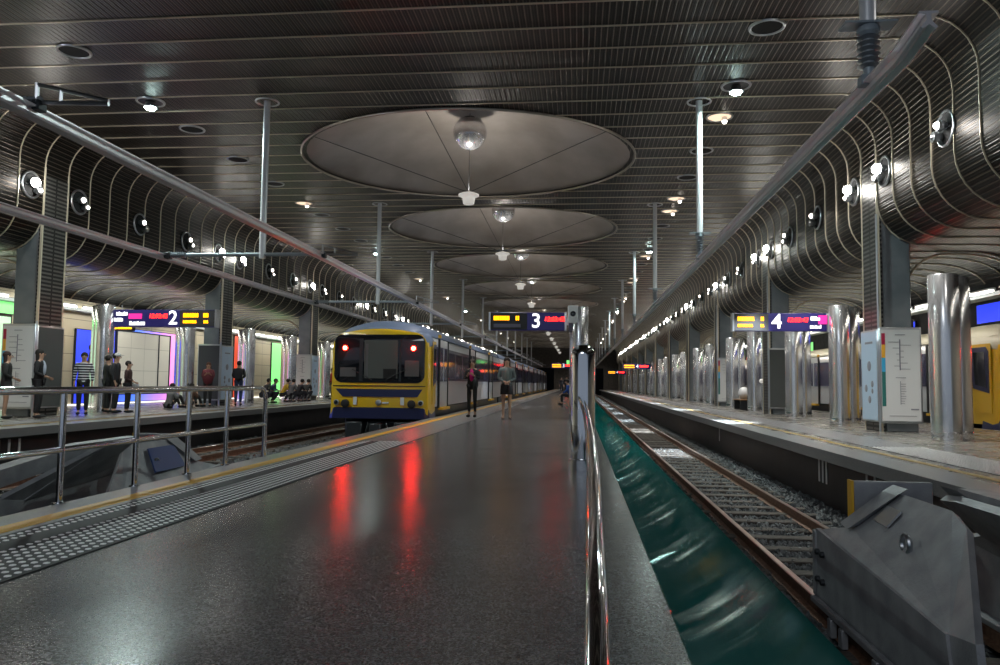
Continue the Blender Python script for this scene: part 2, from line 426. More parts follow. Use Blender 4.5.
# ------------------------------------------------------------------ floors
def slab(name, x0, x1, m, y0=Y0, y1=Y1):
    mb = MB(); mb.box(x0, x1, y0, y1, -.05, 0); return struct(mb.build(name, m, smooth=False))
EL, ER = -4.1, .42           # our platform's edges
slab('floor', EL + .02, ER, 'terrazzo')
slab('floor_right_platform', 3.9, 10.1, 'terrazzo_r', 1.0)
slab('floor_left_platform', -17.8, -11.03, 'terrazzo_r')
def coping(name, xe, s, y0=Y0):      # pale stone edge with a 0.16 m nose; s: side the track lies on
    mb = MB(); a, b = (xe, xe - s * .5) if s > 0 else (xe - s * .5, xe)
    x0, x1 = min(a, b), max(a, b)
    mb.box(x0, x1, y0, Y1, -.17, .004, 0, .003)
    return struct(mb.build(name, 'lip', smooth=False))
coping('trim_4', EL, -1); coping('trim_5', 3.87, -1, 1.0); coping('trim_6', -11.0, 1)
for nm, x0, x1 in (('wall_under_left_edge', EL + .3, EL + .4), ('wall_under_right_platform', 4.15, 4.25), ('wall_under_left_platform', -11.4, -11.3), ('wall_under_middle', .85, .95), ('wall_under_far_right_edge', 9.8, 9.9)):
    mb = MB(); mb.box(x0, x1, 1.0 if 'right_platform' in nm else Y0, Y1, BED - .4, -.06 if 'middle' not in nm else -.3)
    struct(mb.build(nm, 'underwall', smooth=False))
mb = MB(); mb.box(-20.2, 14.2, Y0, Y1 + 6, BED - .45, BED - .4); struct(mb.build('ground', 'pitch', smooth=False))
# near pit ends
mb = MB(); mb.box(EL - 7.2, EL + .3, 1.0, 1.2, -1.4, 0); struct(mb.build('wall_pit_left', 'underwall', smooth=False))
mb = MB(); mb.box(.95, 4.2, .4, .6, -1.4, 0); struct(mb.build('wall_pit_right', 'underwall', smooth=False))
# ballast beds with a rough top
def bed(name, x0, x1, y0, y1):
    mb = MB(); nx = int((x1 - x0) / .16); ys = []
    y = y0
    while y < y1: ys.append(y); y += .16 if y < 30 else .9
    vs = []; fs = []
    for j, y in enumerate(ys):
        for i in range(nx + 1): vs.append((x0 + (x1 - x0) * i / nx, y, BED + .015 + random.uniform(-.03, .03)))
    for j in range(len(ys) - 1):
        for i in range(nx): a = j * (nx + 1) + i; fs.append((a, a + 1, a + nx + 2, a + nx + 1))
    mb.add(vs, fs); o = mb.build(name, 'ballast', smooth=False); return o
tag(bed('ballast_bed', .96, 4.14, 6.0, Y1), 'grey crushed stone ballast under the right-hand rails', 'ballast', kind='stuff')
tag(bed('ballast_bed', -11.28, -3.82, 6.5, Y1), 'grey crushed stone ballast under the left-hand tracks', 'ballast', kind='stuff')
tag(bed('ballast_bed', 10.0, 14.1, 6, Y1), 'ballast under the rails of the far right train', 'ballast', kind='stuff')
def stones(label, x0, x1, y0, y1, n, clear, name='loose_ballast'):
    mb = MB(); ico = [(0, 0, 1), (.9, 0, .3), (.25, .85, .35), (-.75, .5, .3), (-.7, -.55, .35), (.3, -.9, .3), (.6, .5, -.5), (-.4, .6, -.5), (-.5, -.6, -.5), (.5, -.5, -.5)]
    F = [(0, 1, 2), (0, 2, 3), (0, 3, 4), (0, 4, 5), (0, 5, 1), (1, 6, 2), (2, 7, 3), (3, 8, 4), (4, 8, 5), (5, 9, 1), (1, 9, 6), (2, 6, 7), (3, 7, 8), (8, 9, 5), (6, 9, 8, 7)]
    for _ in range(n):
        u = random.random(); y = y0 + (y1 - y0) * u ** 1.6; x = random.uniform(x0, x1); r = random.uniform(.022, .046)
        if any(abs(x - c) < .05 for c in clear): continue
        R = Matrix.Rotation(random.uniform(0, 6.28), 3, 'Z') @ Matrix.Rotation(random.uniform(0, 6.28), 3, 'X')
        sc = [random.uniform(.7, 1.3) for _ in range(3)]
        mb.add([tuple(Vector((x, y, BED + random.uniform(0.0, .06))) + R @ Vector((a * r * sc[0], b * r * sc[1], c * r * sc[2]))) for a, b, c in ico], F)
    return tag(mb.build(name, 'stone_a', smooth=False), label, 'ballast', kind='stuff')
stones('loose grey ballast stones around the near right-hand rails', 1.1, 4.1, 6.3, 24, 15000, (2.06, 3.17))
stones('loose grey ballast stones on the left-hand track bed', -11.2, -3.9, 10, 26, 6000, (-6.14, -5.03))
# sleepers and rails
SL = None
def sleepers(cx, y0, y1, group, where, pitch=.62):
    global SL
    k = 0; y = y0
    while y < y1 and k < 54:
        if SL is None:
            mb = MB(); mb.box(-1.0, 1.0, -.11, .11, -.16, 0, 0, .012); o = SL = mb.build('sleeper', 'timber', smooth=False)
        else: o = SL.copy(); C.objects.link(o)
        o.location = (cx + random.uniform(-.02, .02), y, BED + random.uniform(.065, .085)); o.rotation_euler.z = random.uniform(-.01, .01)
        tag(o, f'timber sleeper crossing {where}, {ORD[min(k, 53)]} to the camera', 'sleeper', group)
        k += 1; y += pitch
def rail(x, y0, y1, label, group):
    pr = [(-.07, 0), (.07, 0), (.07, .012), (.012, .03), (.012, .10), (.034, .115), (.034, .145), (.026, .152), (-.026, .152), (-.034, .145), (-.034, .115), (-.012, .10), (-.012, .03), (-.07, .012)]
    mb = MB(); mb.prism([(x + a, RAIL - .152 + b) for a, b in pr], y0, y1, 'y', 0)
    for i, f in enumerate(mb.f):
        zs = [mb.v[q][2] for q in f]
        if min(zs) > RAIL - .01: mb.mi[i] = 1
    return tag(mb.build('rail', ['rust', 'railtop'], smooth=False), label, 'rail', group)
for cx, nm, y0 in ((2.61, 'right-hand track', 4.4), (-5.58, 'track of the yellow train', 7.6), (-9.35, 'track beside the left platform', 7.6), (11.8, 'track at the far right', 6.0)):
    rail(cx - .56, y0 - .5, Y1 + 5, f'left rusty rail of the {nm}', 'running rails')
    rail(cx + .56, y0 - .5, Y1 + 5, f'right rusty rail of the {nm}', 'running rails')
sleepers(2.61, 4.6, 60, 'sleepers under the right-hand track', 'the right-hand track')
sleepers(-5.58, 8.6, 20.5, 'sleepers in front of the yellow train', "the yellow train's track")
sleepers(-9.35, 8.6, 40, 'sleepers beside the left platform', 'the track by the left platform')
# platform edge lines and tactile paving
def strip(name, x0, x1, m, label, cat, z=.008, y0=Y0, y1=Y1):
    mb = MB(); mb.box(x0, x1, y0, y1, -.02, z); return tag(mb.build(name, m, smooth=False), label, cat)
strip('edge_line', -3.82, -3.66, 'yellow', 'yellow safety line along the left edge of the middle platform', 'edge line')
M['dullyellow'] = mat('dull_yellow', (.36, .25, .08), .5)  # duller, darker yellow for the outer platform lines
strip('edge_line', 4.52, 4.62, 'dullyellow', 'yellow safety line along the right platform edge', 'edge line', y0=1.2)
strip('edge_line', -11.75, -11.65, 'dullyellow', 'yellow safety line along the left platform edge', 'edge line')
M['tactbase'] = mat('tactile_base', (.03, .03, .034), .6, .0, spec=.2)
M['stud'] = mat('steel_stud', (.85, .85, .85), .4, .25)
def tact_far_mat(px=.07):
    m = mat('tactile_far', (.3, .3, .3), .32, .3); N, L, b = nodes(m); v = texco(N, L)
    vo = N.new('ShaderNodeTexVoronoi'); vo.inputs['Scale'].default_value = 1 / px; vo.inputs['Randomness'].default_value = 0; L.new(v, vo.inputs['Vector'])
    L.new(ramp(N, L, vo.outputs['Distance'], [(.27, (.7, .7, .7)), (.36, (.05, .05, .06))]), b.inputs['Base Color']); return m
M['tactfar'] = tact_far_mat()
def tactile(x0, x1, y0, y1, label, studs_to, gap=None):
    t = empty('tactile_strip', ((x0 + x1) / 2, y0, 0)); tag(t, label, 'tactile paving')
    mb = MB(); cx = (x0 + x1) / 2
    mb.box(x0 - cx, x1 - cx, 0, studs_to - y0, -.02, .007, 0); mb.box(x0 - cx, x1 - cx, studs_to - y0, y1 - y0, -.02, .009, 1)
    mb.build('base', ['tactbase', 'tactfar'], t, smooth=False)
    mb = MB(); y = y0 + .05
    while y < studs_to:
        x = x0 + .03
        while x < x1:
            if not (gap and gap[0] < x < gap[1]):
                mb.lathe([(.020, .006), (.018, .010), (.012, .012)], (x - cx, y - y0, 0), 6)
            x += .07
        y += .07
    o = mb.build('studs', 'stud', t, smooth=False); o['kind'] = 'stuff'
tactile(-3.56, -2.78, 1.8, Y1, 'steel studded tactile strip along the left of the middle platform', 12.5, (-3.40, -3.30))
tactile(4.85, 5.75, 5.0, Y1, 'steel studded tactile strip near the right platform edge', 13.5)
tactile(-12.7, -11.9, 6.0, Y1, 'pale tactile strip near the left platform edge', 6.3)
# green glass guard curving off the right side of the middle platform
def green_guard():
    me = bpy.data.meshes.new('glass_guard'); n = 24; vs = []; fs = []; yy = [0.3, 140.0]
    pr = []
    for k in range(n + 1):
        a = PI / 2 * k / n; pr.append((ER - .005 + .80 * math.sin(a), -.27 + .275 * math.cos(a)))
    pr2 = [(x - .012, z - .012) for x, z in pr]
    full = pr + pr2[::-1]
    N_ = len(full)
    for y in yy: vs += [(x, y, z) for x, z in full]
    for i in range(N_): j = (i + 1) % N_; fs.append((i, j, N_ + j, N_ + i))
    me.from_pydata(vs, [], fs); uv = me.uv_layers.new(name='UVMap')
    for p in me.polygons:
        for li in p.loop_indices: vi = me.loops[li].vertex_index; uv.data[li].uv = ((vi % N_) / N_, vs[vi][1] / 140)
    me.materials.append(M['green']); me.shade_smooth(); me.set_sharp_from_angle(angle=.6); me.validate()
    o = bpy.data.objects.new('glass_guard', me); C.objects.link(o)
    tag(o, 'curved dark green glass guard along the right edge of the middle platform', 'glass guard')
green_guard()

# ------------------------------------------------------------------ pillars, hoops
def pillar(x, s, y, label, group):
    t = empty('pillar', (x, y, 0)); tag(t, label, 'pillar', group)
    zt = 4.95
    mb = MB(); w = .46
    mb.box(min(-s * .012, s * .08), max(-s * .012, s * .08), -w, w, 0, 6.3); mb.build('slatted_face', 'grating', t, smooth=False)
    mb = MB(); mb.box(min(s * .08, s * .72), max(s * .08, s * .72), -w + .03, w - .03, 0, zt, 0, .03); mb.build('sheet_casing', 'pillarside', t)
    for q in (-1, 1):
        mb = MB(); mb.box(min(-s * .03, s * .03), max(-s * .03, s * .03), q * w - .02, q * w + .02, 0, 6.5); mb.build('edge_strip', 'rib', t, smooth=False)
    mb = MB(); mb.box(min(s * .1, s * .80), max(s * .1, s * .80), -w - .02, w + .02, 0, .28, 0, .02); mb.build('plinth', 'pillarside', t)
    # hoop standing behind the pillar
    pts = [(s * 1.0, .0, .0), (s * 1.0, 0, 3.3)]
    for k in range(1, 9):
        a = PI - k * PI / 16; pts.append((s * (1.95 + .95 * math.cos(a)), 0, 3.3 + .95 * math.sin(a)))
    pts.append((s * 2.3, 0, 4.25))
    for k in range(1, 7):
        a = PI / 2 - k * PI / 14; pts.append((s * (2.3 + 1.3 * math.cos(a)), 0, 3.6 + .65 * math.sin(a)))
    mb = MB(); mb.tube([(a, w + .1, c) for a, b, c in pts], .028, 6); mb.build('hoop', 'rib', t)
    return t
for s, x, nm in ((1, WR, 'right'), (-1, WL, 'left')):
    for k in range(-1, NB - 1):
        y = 18.7 + B * k
        if k == -1: lab = f'slatted bronze pillar under the {nm} bulging wall, beside the camera'
        elif k == 0: lab = f'slatted bronze pillar under the {nm} bulging wall, the closest one in view'
        else: lab = f'slatted bronze pillar on the {nm} platform, {ORD[k]} in view'
        if k < 0: continue
        pillar(x, s, y, lab, f'pillars along the {nm} platform')

# chrome cylinders
CYL = None
def cyl(x, y, label, group, r=.27, h=3.22):
    global CYL
    if CYL is None:
        t = empty('steel_cylinder'); CYL = t
        mb = MB(); mb.lathe([(r, 0), (r, .9), (r, 2.1), (r, h - .03), (r - .012, h)], n=40); mb.build('drum', 'chrome2', t)
        mb = MB(); mb.lathe([(r + .008, 0), (r + .008, .16), (r, .165)], n=40); mb.build('kick_band', 'chrome', t)
        mb = MB(); mb.lathe([(r - .012, h), (r - .05, h + .006), (.02, h + .006)], n=40); mb.build('cap', 'steel', t)
    else: t = copy_tree(CYL)
    t.location = (x, y, 0); tag(t, label, 'cylinder', group); return t
for s, x, nm in ((1, 7.1, 'right'), (-1, -14.25, 'left')):
    i = 0
    for k in range(-1, 11):
        for dy in (0, 4.45 if s > 0 else 4.9):
            y = 21.6 + B * k + dy - (.3 if (s > 0 and k == -1 and dy > 0) else 0)
            if y < 14 or y > 118: continue
            cyl(x, y, f'polished steel cylinder, front one of the {ORD[i]} pair on the {nm} platform', f'steel cylinders on the {nm} platform')
            cyl(x + s * .40, y + .42, f'polished steel cylinder, rear one of the {ORD[i]} pair on the {nm} platform', f'steel cylinders on the {nm} platform')
            i += 1
t = cyl(.02, 22.0, 'polished steel column carrying the platform 3 sign', 'steel column of the middle platform')
# ------------------------------------------------------------------ porthole spotlights
PH = {}
def porthole(s, x, y, bright, label, group):
    key = (s, bright)
    if key not in PH:
        t = empty('porthole_light'); PH[key] = t
        mb = MB(); mb.torus(.33, .03, (0, 0, 0), 'x', 32, 8); mb.build('ring', 'steel', t)
        mb = MB(); mb.lathe([(.32, s * .01), (.30, s * .004)], (0, 0, 0), 28, axis='x'); mb.build('recess', 'pitch', t)  # flat disc coloured near black for the dark of the hole
        for j, (dy, dz, on) in enumerate(((-.09, .03, True), (.11, -.13, False))):
            mb = MB(); mb.lathe([(.06, 0), (.10, -s * .09), (.10, -s * .17)], (-s * .02, dy, dz), 16, axis='x')
            h = mb.build('lamp_head', 'steel', t)
            mb = MB(); mb.sphere((-s * .185, dy, dz), (.115 if bright == 2 else .07) if on else .05, 14, 8)
            mb.build('lens', 'lamp_on' if (on and bright == 2) else ('lamp_dim' if (bright or j == 0) else 'steel'), h)
        mb = MB(); mb.tube([(-s * .03, -.26, -.02), (-s * .08, 0, -.03), (-s * .03, .26, -.04)], .014, 6); mb.build('bracket', 'darksteel', t)
    else: t = PH[key]; t = copy_tree(t)
    t.location = (x - s * .02, y, 5.9); tag(t, label, 'spotlight', group)
offs = (-.95, .93, 3.9, 6.8)
BR = {('right', 0): 2, ('right', 1): 2, ('right', 2): 0, ('right', 3): 0, ('left', 0): 2, ('left', 1): 1, ('left', 2): 0, ('left', 3): 0}
for s, x, nm in ((1, WR, 'right'), (-1, WL, 'left')):
    i = 0
    for k in range(-1, 11):
        for j, o_ in enumerate(offs):
            y = 18.7 + B * k + o_ - (.5 if (k == -1 and s > 0 and j == 3) else 0)
            if y < 14.5: continue
            b_ = (2 if k < 2 or j == 0 else 1) if j in (0, 1) else (1 if (k + j) % 2 else 0)
            if s < 0 and k == 0 and j == 1: b_ = 1
            if nm == 'right' and y < 15.5: b_ = 0
            porthole(s, x, y, b_, f'round porthole spotlight on the {nm} bulging wall, {ORD[i]}', f'porthole spotlights on the {nm} wall'); i += 1

# ------------------------------------------------------------------ droppers and conductor rails
XR, XU, XLo, XP = 2.75, -5.84, -9.62, -7.25
CRZ = 3.84
def crail(x, label, y0, tip):
    pr = [(-.05, .05), (.05, .05), (.05, .035), (.012, .03), (.012, -.01), (.045, -.05), (.03, -.06), (0, -.035), (-.03, -.06), (-.045, -.05), (-.012, -.01), (-.012, .03), (-.05, .035)]
    mb = MB(); mb.prism([(x + a * 1.5, CRZ + b * 1.3) for a, b in pr], y0 + .5, 125, 'y')
    mb.loft([[(x + a * 1.5, y0 + .5, CRZ + b * 1.3) for a, b in pr], [(x + a * 1.5, y0, CRZ + .08 + b * 1.3) for a, b in pr]])
    return tag(mb.build('conductor_rail', 'alu', smooth=False), label, 'conductor rail', 'overhead conductor rails')
crail(XR, 'overhead conductor rail above the right-hand track', 6.15, 0)
crail(XU, 'upper overhead conductor rail above the yellow train', 1.5, 0)
crail(XLo, 'lower overhead conductor rail over the track by the left platform', 1.5, 0)
DR = None
def dropper(y, label):
    global DR
    if DR is None:
        t = empty('dropper_pole'); DR = t
        mb = MB(); mb.tube([(0, 0, 4.46), (0, 0, CZ)], .075, 16); mb.build('pole', 'pole', t)
        mb = MB(); mb.torus(.26, .022, (0, 0, CZ - .02), 'z', 28, 8); mb.build('ceiling_ring', 'pole', t)
        mb = MB(); mb.lathe([(.07, 4.36), (.1, 4.39), (.1, 4.43), (.08, 4.46)], n=16); mb.box(-.24, .24, -.10, .10, 4.455, 4.475); mb.build('mounting_plate', 'bluegrey', t)
        mb = MB(); prf = []
        for k in range(6):
            z = 4.36 - k * .055; prf += [(.055, z), (.105, z - .02), (.055, z - .04)]
        mb.lathe(prf, n=18); mb.build('insulator', 'insul', t)
        mb = MB(); mb.box(-.09, .09, -.06, .06, CRZ + .03, 3.97, 0, .01); mb.tube([(0, 0, 3.95), (0, 0, 4.07)], .05, 10); mb.build('clamp', 'bluegrey', t)
    else: t = copy_tree(DR)
    t.location = (XR, y, 0); tag(t, label, 'pole', 'dropper poles over the right-hand track')
for k in range(12): dropper(7.4 + B * k, f'slim ceiling pole holding the right conductor rail, {ORD[k]}')
CT = None
def cantilever(y, label):
    global CT
    if CT is None:
        t = empty('cantilever_pole'); CT = t
        mb = MB(); mb.tube([(XP, 0, 3.86), (XP, 0, CZ)], .075, 16); mb.build('pole', 'pole', t)
        mb = MB(); mb.torus(.26, .022, (XP, 0, CZ - .02), 'z', 28, 8); mb.build('ceiling_ring', 'steel', t)
        mb = MB(); mb.tube([(XLo + .55, 0, 3.95), (XU - .25, 0, 3.95)], .045, 12); mb.build('arm', 'bluegrey', t)
        mb = MB(); prf = []
        for k in range(7):
            z = k * .055; prf += [(.04, z), (.075, z + .018), (.04, z + .036)]
        mb.lathe(prf, (XLo + .15, 0, 3.95), 14, axis='x'); mb.build('insulator', 'insul', t)
        mb = MB(); prf = [(a, b) for a, b in prf]; mb.lathe(prf, (XU - .28, 0, 3.95), 14, axis='x'); mb.build('insulator', 'insul', t)
        mb = MB()
        mb.tube([(XU - .05, 0, 3.96), (XU + .85, 0, 3.92)], .025, 6); mb.tube([(XU + .0, 0, 4.16), (XU + .85, 0, 3.95)], .022, 6); mb.tube([(XU + .02, 0, 3.95), (XU + .02, 0, 4.17)], .025, 6); mb.tube([(XU + .3, 0, 3.95), (XU + .3, 0, 4.09)], .02, 6)
        mb.build('bracket', 'steel', t)
        mb = MB(); mb.box(XU - .1, XU + .1, -.07, .07, 3.86, 3.97, 0, .01); mb.build('clamp', 'darksteel', t)
        mb = MB(); mb.box(XLo - .12, XLo + .16, -.07, .07, 3.86, 4.0, 0, .01); mb.build('clamp', 'darksteel', t)
    else: t = copy_tree(CT)
    t.location = (0, y if y > 8 else 7.45, -.06 if y > 8 else 0.0); tag(t, label, 'pole', 'cantilever poles between the left tracks')
for k in range(12):
    cantilever(6.55 + B * k, f'ceiling pole with cross arm between the left conductor rails, {ORD[k]}')

# ------------------------------------------------------------------ ceiling bowls with hanging lamps
BW = None
def bowl(y, label):
    global BW
    if BW is None:
        t = empty('ceiling_bowl'); BW = t
        n = 64; rings = []
        for r, h in ((1.0, 0), (.985, .03), (.9, .32), (.75, .72), (.55, 1.1), (.3, 1.42), (.05, 1.55)):
            rings.append([(r * DXR * math.cos(2 * PI * i / n), r * DYR * math.sin(2 * PI * i / n), h) for i in range(n)])
        mb = MB(); mb.loft(rings, True, 0, False)
        rings2 = [[(x * 1.01, y_ * 1.01, z + .05) for x, y_, z in r] for r in rings]; mb.loft(rings2, True, 0, False)
        mb.build('dish', 'disc', t)
        vs = []; fs = []; mb = MB()
        R = []
        for i in range(n):
            a = 2 * PI * i / n; c, s_ = math.cos(a), math.sin(a)
            R.append([((DXR + .035 * math.cos(u)) * c, (DYR + .035 * math.cos(u)) * s_, -.02 + .04 * math.sin(u)) for u in [k * PI / 4 for k in range(8)]])
        R.append(R[0]); mb.loft(R, True, 0, False); mb.build('rim', 'discrim', t)
    else: t = copy_tree(BW)
    t.location = (DX, y, CZ); tag(t, label, 'ceiling bowl', 'shallow metal bowls set in the ceiling')
LP = None
def pendant(y, label):
    global LP
    if LP is None:
        t = empty('pendant_lamp'); LP = t
        mb = MB(); mb.lathe([(.02, .25), (.20, .20), (.30, .16), (.31, .12), (.19, .06), (.17, -.10), (.15, -.13), (.02, -.13)], n=28); mb.build('bell', ['glasslamp'], t)
        for px, py in ((-4.0, -2.0), (-.55, 4.0), (4.0, -2.0)):
            f = 1.0
            mb = MB(); mb.tube([(0, 0, .22), (px, py if py < 0 else -4.0, 1.32)], .011, 5); mb.build('stay_wire', 'darksteel', t)
        mb = MB(); mb.tube([(0, 0, .2), (0, 0, 2.6)], .01, 5); mb.build('cable', 'darksteel', t)
    else: t = copy_tree(LP)
    t.location = (DX + .02, y, 6.37); tag(t, label, 'lamp', 'bell lamps hung under the ceiling bowls')
BL = None
def ball(y, label):
    global BL
    if BL is None:
        mb = MB(); mb.sphere((0, 0, 0), .50, 32, 20); BL = o = mb.build('mirror_ball', 'ballchrome')
    else: o = BL.copy(); C.objects.link(o)
    o.location = (DX + .03, y, 8.38); tag(o, label, 'ball lamp', 'mirror balls in the ceiling bowls')
for k in range(DN):
    y = D0 + B * k
    bowl(y, f'shallow oval metal bowl in the ceiling, {ORD[k]}'); pendant(y, f'small bell lamp on wires below the {ORD[k]} ceiling bowl'); ball(y, f'mirror-polished ball inside the {ORD[k]} ceiling bowl')

# ------------------------------------------------------------------ ceiling downlights and floods
DLK = {}
def downlight(x, y, kind, label, group):
    if kind not in DLK:
        t = empty('ceiling_downlight'); DLK[kind] = t
        mb = MB(); mb.torus(.30, .03, (0, 0, CZ - .015), 'z', 32, 8); mb.build('trim_ring', 'steel', t)
        mb = MB(); mb.lathe([(.29, CZ - .02), (.25, CZ - .012), (.02, CZ - .012)], n=28); mb.build('recess', {'hole': 'pitch', 'spot': 'warmreflector', 'flood': 'darksteel'}[kind], t)  # flat disc, hole darkness and lamp glow put into its colour
        if kind == 'flood':
            mb = MB(); mb.lathe([(.02, CZ - .02), (.11, CZ - .04), (.14, CZ - .16)], n=20, caps=False); mb.build('shade', 'steel', t)
            mb = MB(); mb.lathe([(.13, CZ - .15), (.10, CZ - .20), (.01, CZ - .21)], n=20); mb.build('bulb', 'lamp_flood', t)
        elif kind == 'spot':
            mb = MB(); mb.lathe([(.06, CZ - .02), (.08, CZ - .12)], (.12, 0, 0), 16); mb.build('shade', 'steel', t)
            mb = MB(); mb.sphere((.12, 0, CZ - .13), .06, 12, 7); mb.build('bulb', 'lamp_dim', t)
    else: t = copy_tree(DLK[kind])
    t.location = (x, y, 0); tag(t, label, 'downlight', group)
FL = []
for s, x, nm in ((1, 3.4, 'right'), (-1, -10.1, 'left')):
    i = 0
    for k in range(0, 11):
        for y, kd in ((13.9, 'hole'), (16.65, 'flood' if k in (0, 2, 5) else 'spot'), (18.6, 'spot' if s > 0 else 'hole'), (21.3, 'hole')):
            yy = y + B * k
            downlight(x, yy, kd, f'round ceiling downlight over the {nm} tracks, {ORD[i]} of its row', f'ceiling downlights over the {nm} tracks'); i += 1
            if kd == 'flood': FL.append((x, yy))

# ------------------------------------------------------------------ strip lights over the outer platforms
ST = None
def striplight(x, y, label, grp):
    global ST
    if ST is None:
        t = empty('strip_light'); ST = t
        mb = MB(); mb.box(-.07, .07, -.62, .62, .0, .05, 0, .01); mb.build('housing', 'white', t)
        mb = MB(); mb.tube([(0, -.58, -.045), (0, .58, -.045)], .045, 10); mb.build('tube', 'strip', t)
    else: t = copy_tree(ST)
    t.location = (x, y, 3.55); tag(t, label, 'strip light', grp)
for s, x, nm in ((1, 10.6, 'right'), (-1, -17.65, 'left')):
    i = 0; y = 19.6
    while y < 80:
        striplight(x, y, f'fluorescent strip light above the {nm} platform, {ORD[i]}', f'strip lights above the {nm} platform'); i += 1; y += 1.62
mb = MB(); mb.box(10.45, 10.85, Y0, Y1, 3.36, 3.46, 0); struct(mb.build('trim_7', 'bluegrey', smooth=False))
mb = MB(); mb.box(-17.9, -17.5, Y0, Y1, 3.36, 3.46, 0); struct(mb.build('trim_8', 'bluegrey', smooth=False))

# ------------------------------------------------------------------ left platform's back wall and lit panels
mb = MB(); mb.box(-18.1, -17.95, Y0, Y1, 0, 3.9); struct(mb.build('wall_back_left', 'cream', smooth=False))
def emis_panel_mat(name, stops, s, axis=1):
    m = mat(name, (.4, .4, .4), .3); N, L, b = nodes(m); v = texco(N, L, (1, 1, 1), 'Generated')
    sx = N.new('ShaderNodeSeparateXYZ'); L.new(v, sx.inputs[0]); c = ramp(N, L, sx.outputs[axis], stops)
    L.new(c, b.inputs['Emission Color']); b.inputs['Emission Strength'].default_value = s; L.new(c, b.inputs['Base Color']); return m
M['pan_green'] = mat('backlit_green', (.2, .5, .2), .3, 0, (.25, 1., .25), 1.0)
M['pan_blue'] = mat('backlit_blue', (.05, .08, .6), .3, 0, (.03, .06, 1.), 1.0)
M['pan_mint'] = mat('backlit_mint', (.4, .5, .4), .3, 0, (.62, 1., .66), .75)
M['pan_red'] = mat('backlit_red', (.5, .05, .03), .3, 0, (1., .10, .03), .6)
M['pan_glow'] = emis_panel_mat('pink_blue_glow', [(0., (.05, .10, 1.)), (.35, (.10, .25, 1.)), (.65, (.55, .25, 1.)), (.85, (1., .3, .65)), (1., (1., .35, .55))], 1.1)
M['screenwhite'] = pattern_mat('frosted_glazing', (.62, .61, .54), (.58, .57, .50), (.33, .33, .28), .95, .9, .012, .4, rot=(PI / 2, 0, PI / 2))
M['screenwhite'].node_tree.nodes['Principled BSDF'].inputs['Emission Color'].default_value = (1., .97, .84, 1)
M['screenwhite'].node_tree.nodes['Principled BSDF'].inputs['Emission Strength'].default_value = .22
def panel(x, y0, y1, z0, z1, m, label, cat='light panel', d=.06, s=1, name='light_panel'):
    t = empty(name, (x, (y0 + y1) / 2, z0)); tag(t, label, cat); h = (y1 - y0) / 2
    mb = MB(); mb.box(min(0, s * d), max(0, s * d), -h, h, 0, z1 - z0); mb.build('face', m, t, smooth=False)
    mb = MB()
    a, b_ = min(0, s * d), max(0, s * d) + 0
    for (u0, u1, v0, v1) in ((-h - .04, -h, -.03, z1 - z0 + .03), (h, h + .04, -.03, z1 - z0 + .03), (-h, h, -.03, 0), (-h, h, z1 - z0, z1 - z0 + .03)):
        mb.box(a - .005, b_ + .01, u0, u1, v0, v1)
    mb.build('frame', 'darksteel', t, smooth=False); return t
XB = -17.95
panel(XB, 20.2, 22.4, 3.0, 3.5, 'pan_green', 'bright green lit panel high on the left back wall')
panel(XB, 20.2, 22.3, .2, 2.9, 'pan_mint', 'pale mint lit panel behind the nearest left pillar')
bp_ = panel(XB, 25.5, 27.1, .1, 2.75, 'pan_blue', 'tall blue lit poster with a dark running figure', 'poster', name='lit_poster')
mb = MB(); mb.prism([(-.1, 1.55), (.0, 1.95), (.22, 1.75), (.5, 1.8), (.5, 1.72), (.24, 1.62), (.12, 1.5), (.3, 1.25), (.52, 1.15), (.5, 1.08), (.2, 1.15), (-.05, 1.35), (-.3, 1.5)], .061, .07, 'x'); mb.sphere((.066, .0, 2.03), .1, 10, 7, 0, (.1, 1, 1)); mb.build('runner_silhouette', 'black', bp_)
panel(XB, 27.5, 32.9, .1, 2.98, 'pan_glow', 'blue and pink glowing surround of the big white screen', 'light panel')
t = empty('billboard', (-17.75, 29.6, .42)); tag(t, 'large white framed screen below the platform 2 sign', 'billboard')
mb = MB(); mb.box(-.05, .0, -1.9, 1.9, 0, 2.42); mb.build('screen', 'screenwhite', t, smooth=False)
mb = MB()
for a in ((-1.96, -1.9, -.05, 2.47), (1.9, 1.96, -.05, 2.47), (-1.9, 1.9, -.05, 0), (-1.9, 1.9, 2.42, 2.47), (1.02, 1.07, 0, 2.42)): mb.box(-.06, .03, a[0], a[1], a[2], a[3])
mb.build('frame', 'darksteel', t, smooth=False)
panel(XB, 38.1, 38.5, .1, 3.3, 'pan_red', 'narrow red lit strip on the left back wall')
panel(XB, 43.0, 45.0, .1, 3.2, 'pan_green', 'tall green lit panel behind the seated group')
panel(XB, 49.5, 50.6, 1.6, 3.2, 'pan_blue', 'small blue lit panel far along the left platform')
panel(XB, 22.8, 24.9, .0, .08, 'strip', 'low light strip at the foot of the left back wall') if False else None
mb = MB(); mb.box(-17.95, -17.85, 15, 80, .02, .07); tag(mb.build('floor_strip_light', mat('dim_strip', (1, 1, 1), .4, 0, (1, .95, .85), 1.6), smooth=False), 'thin light strip along the foot of the left back wall', 'strip light')
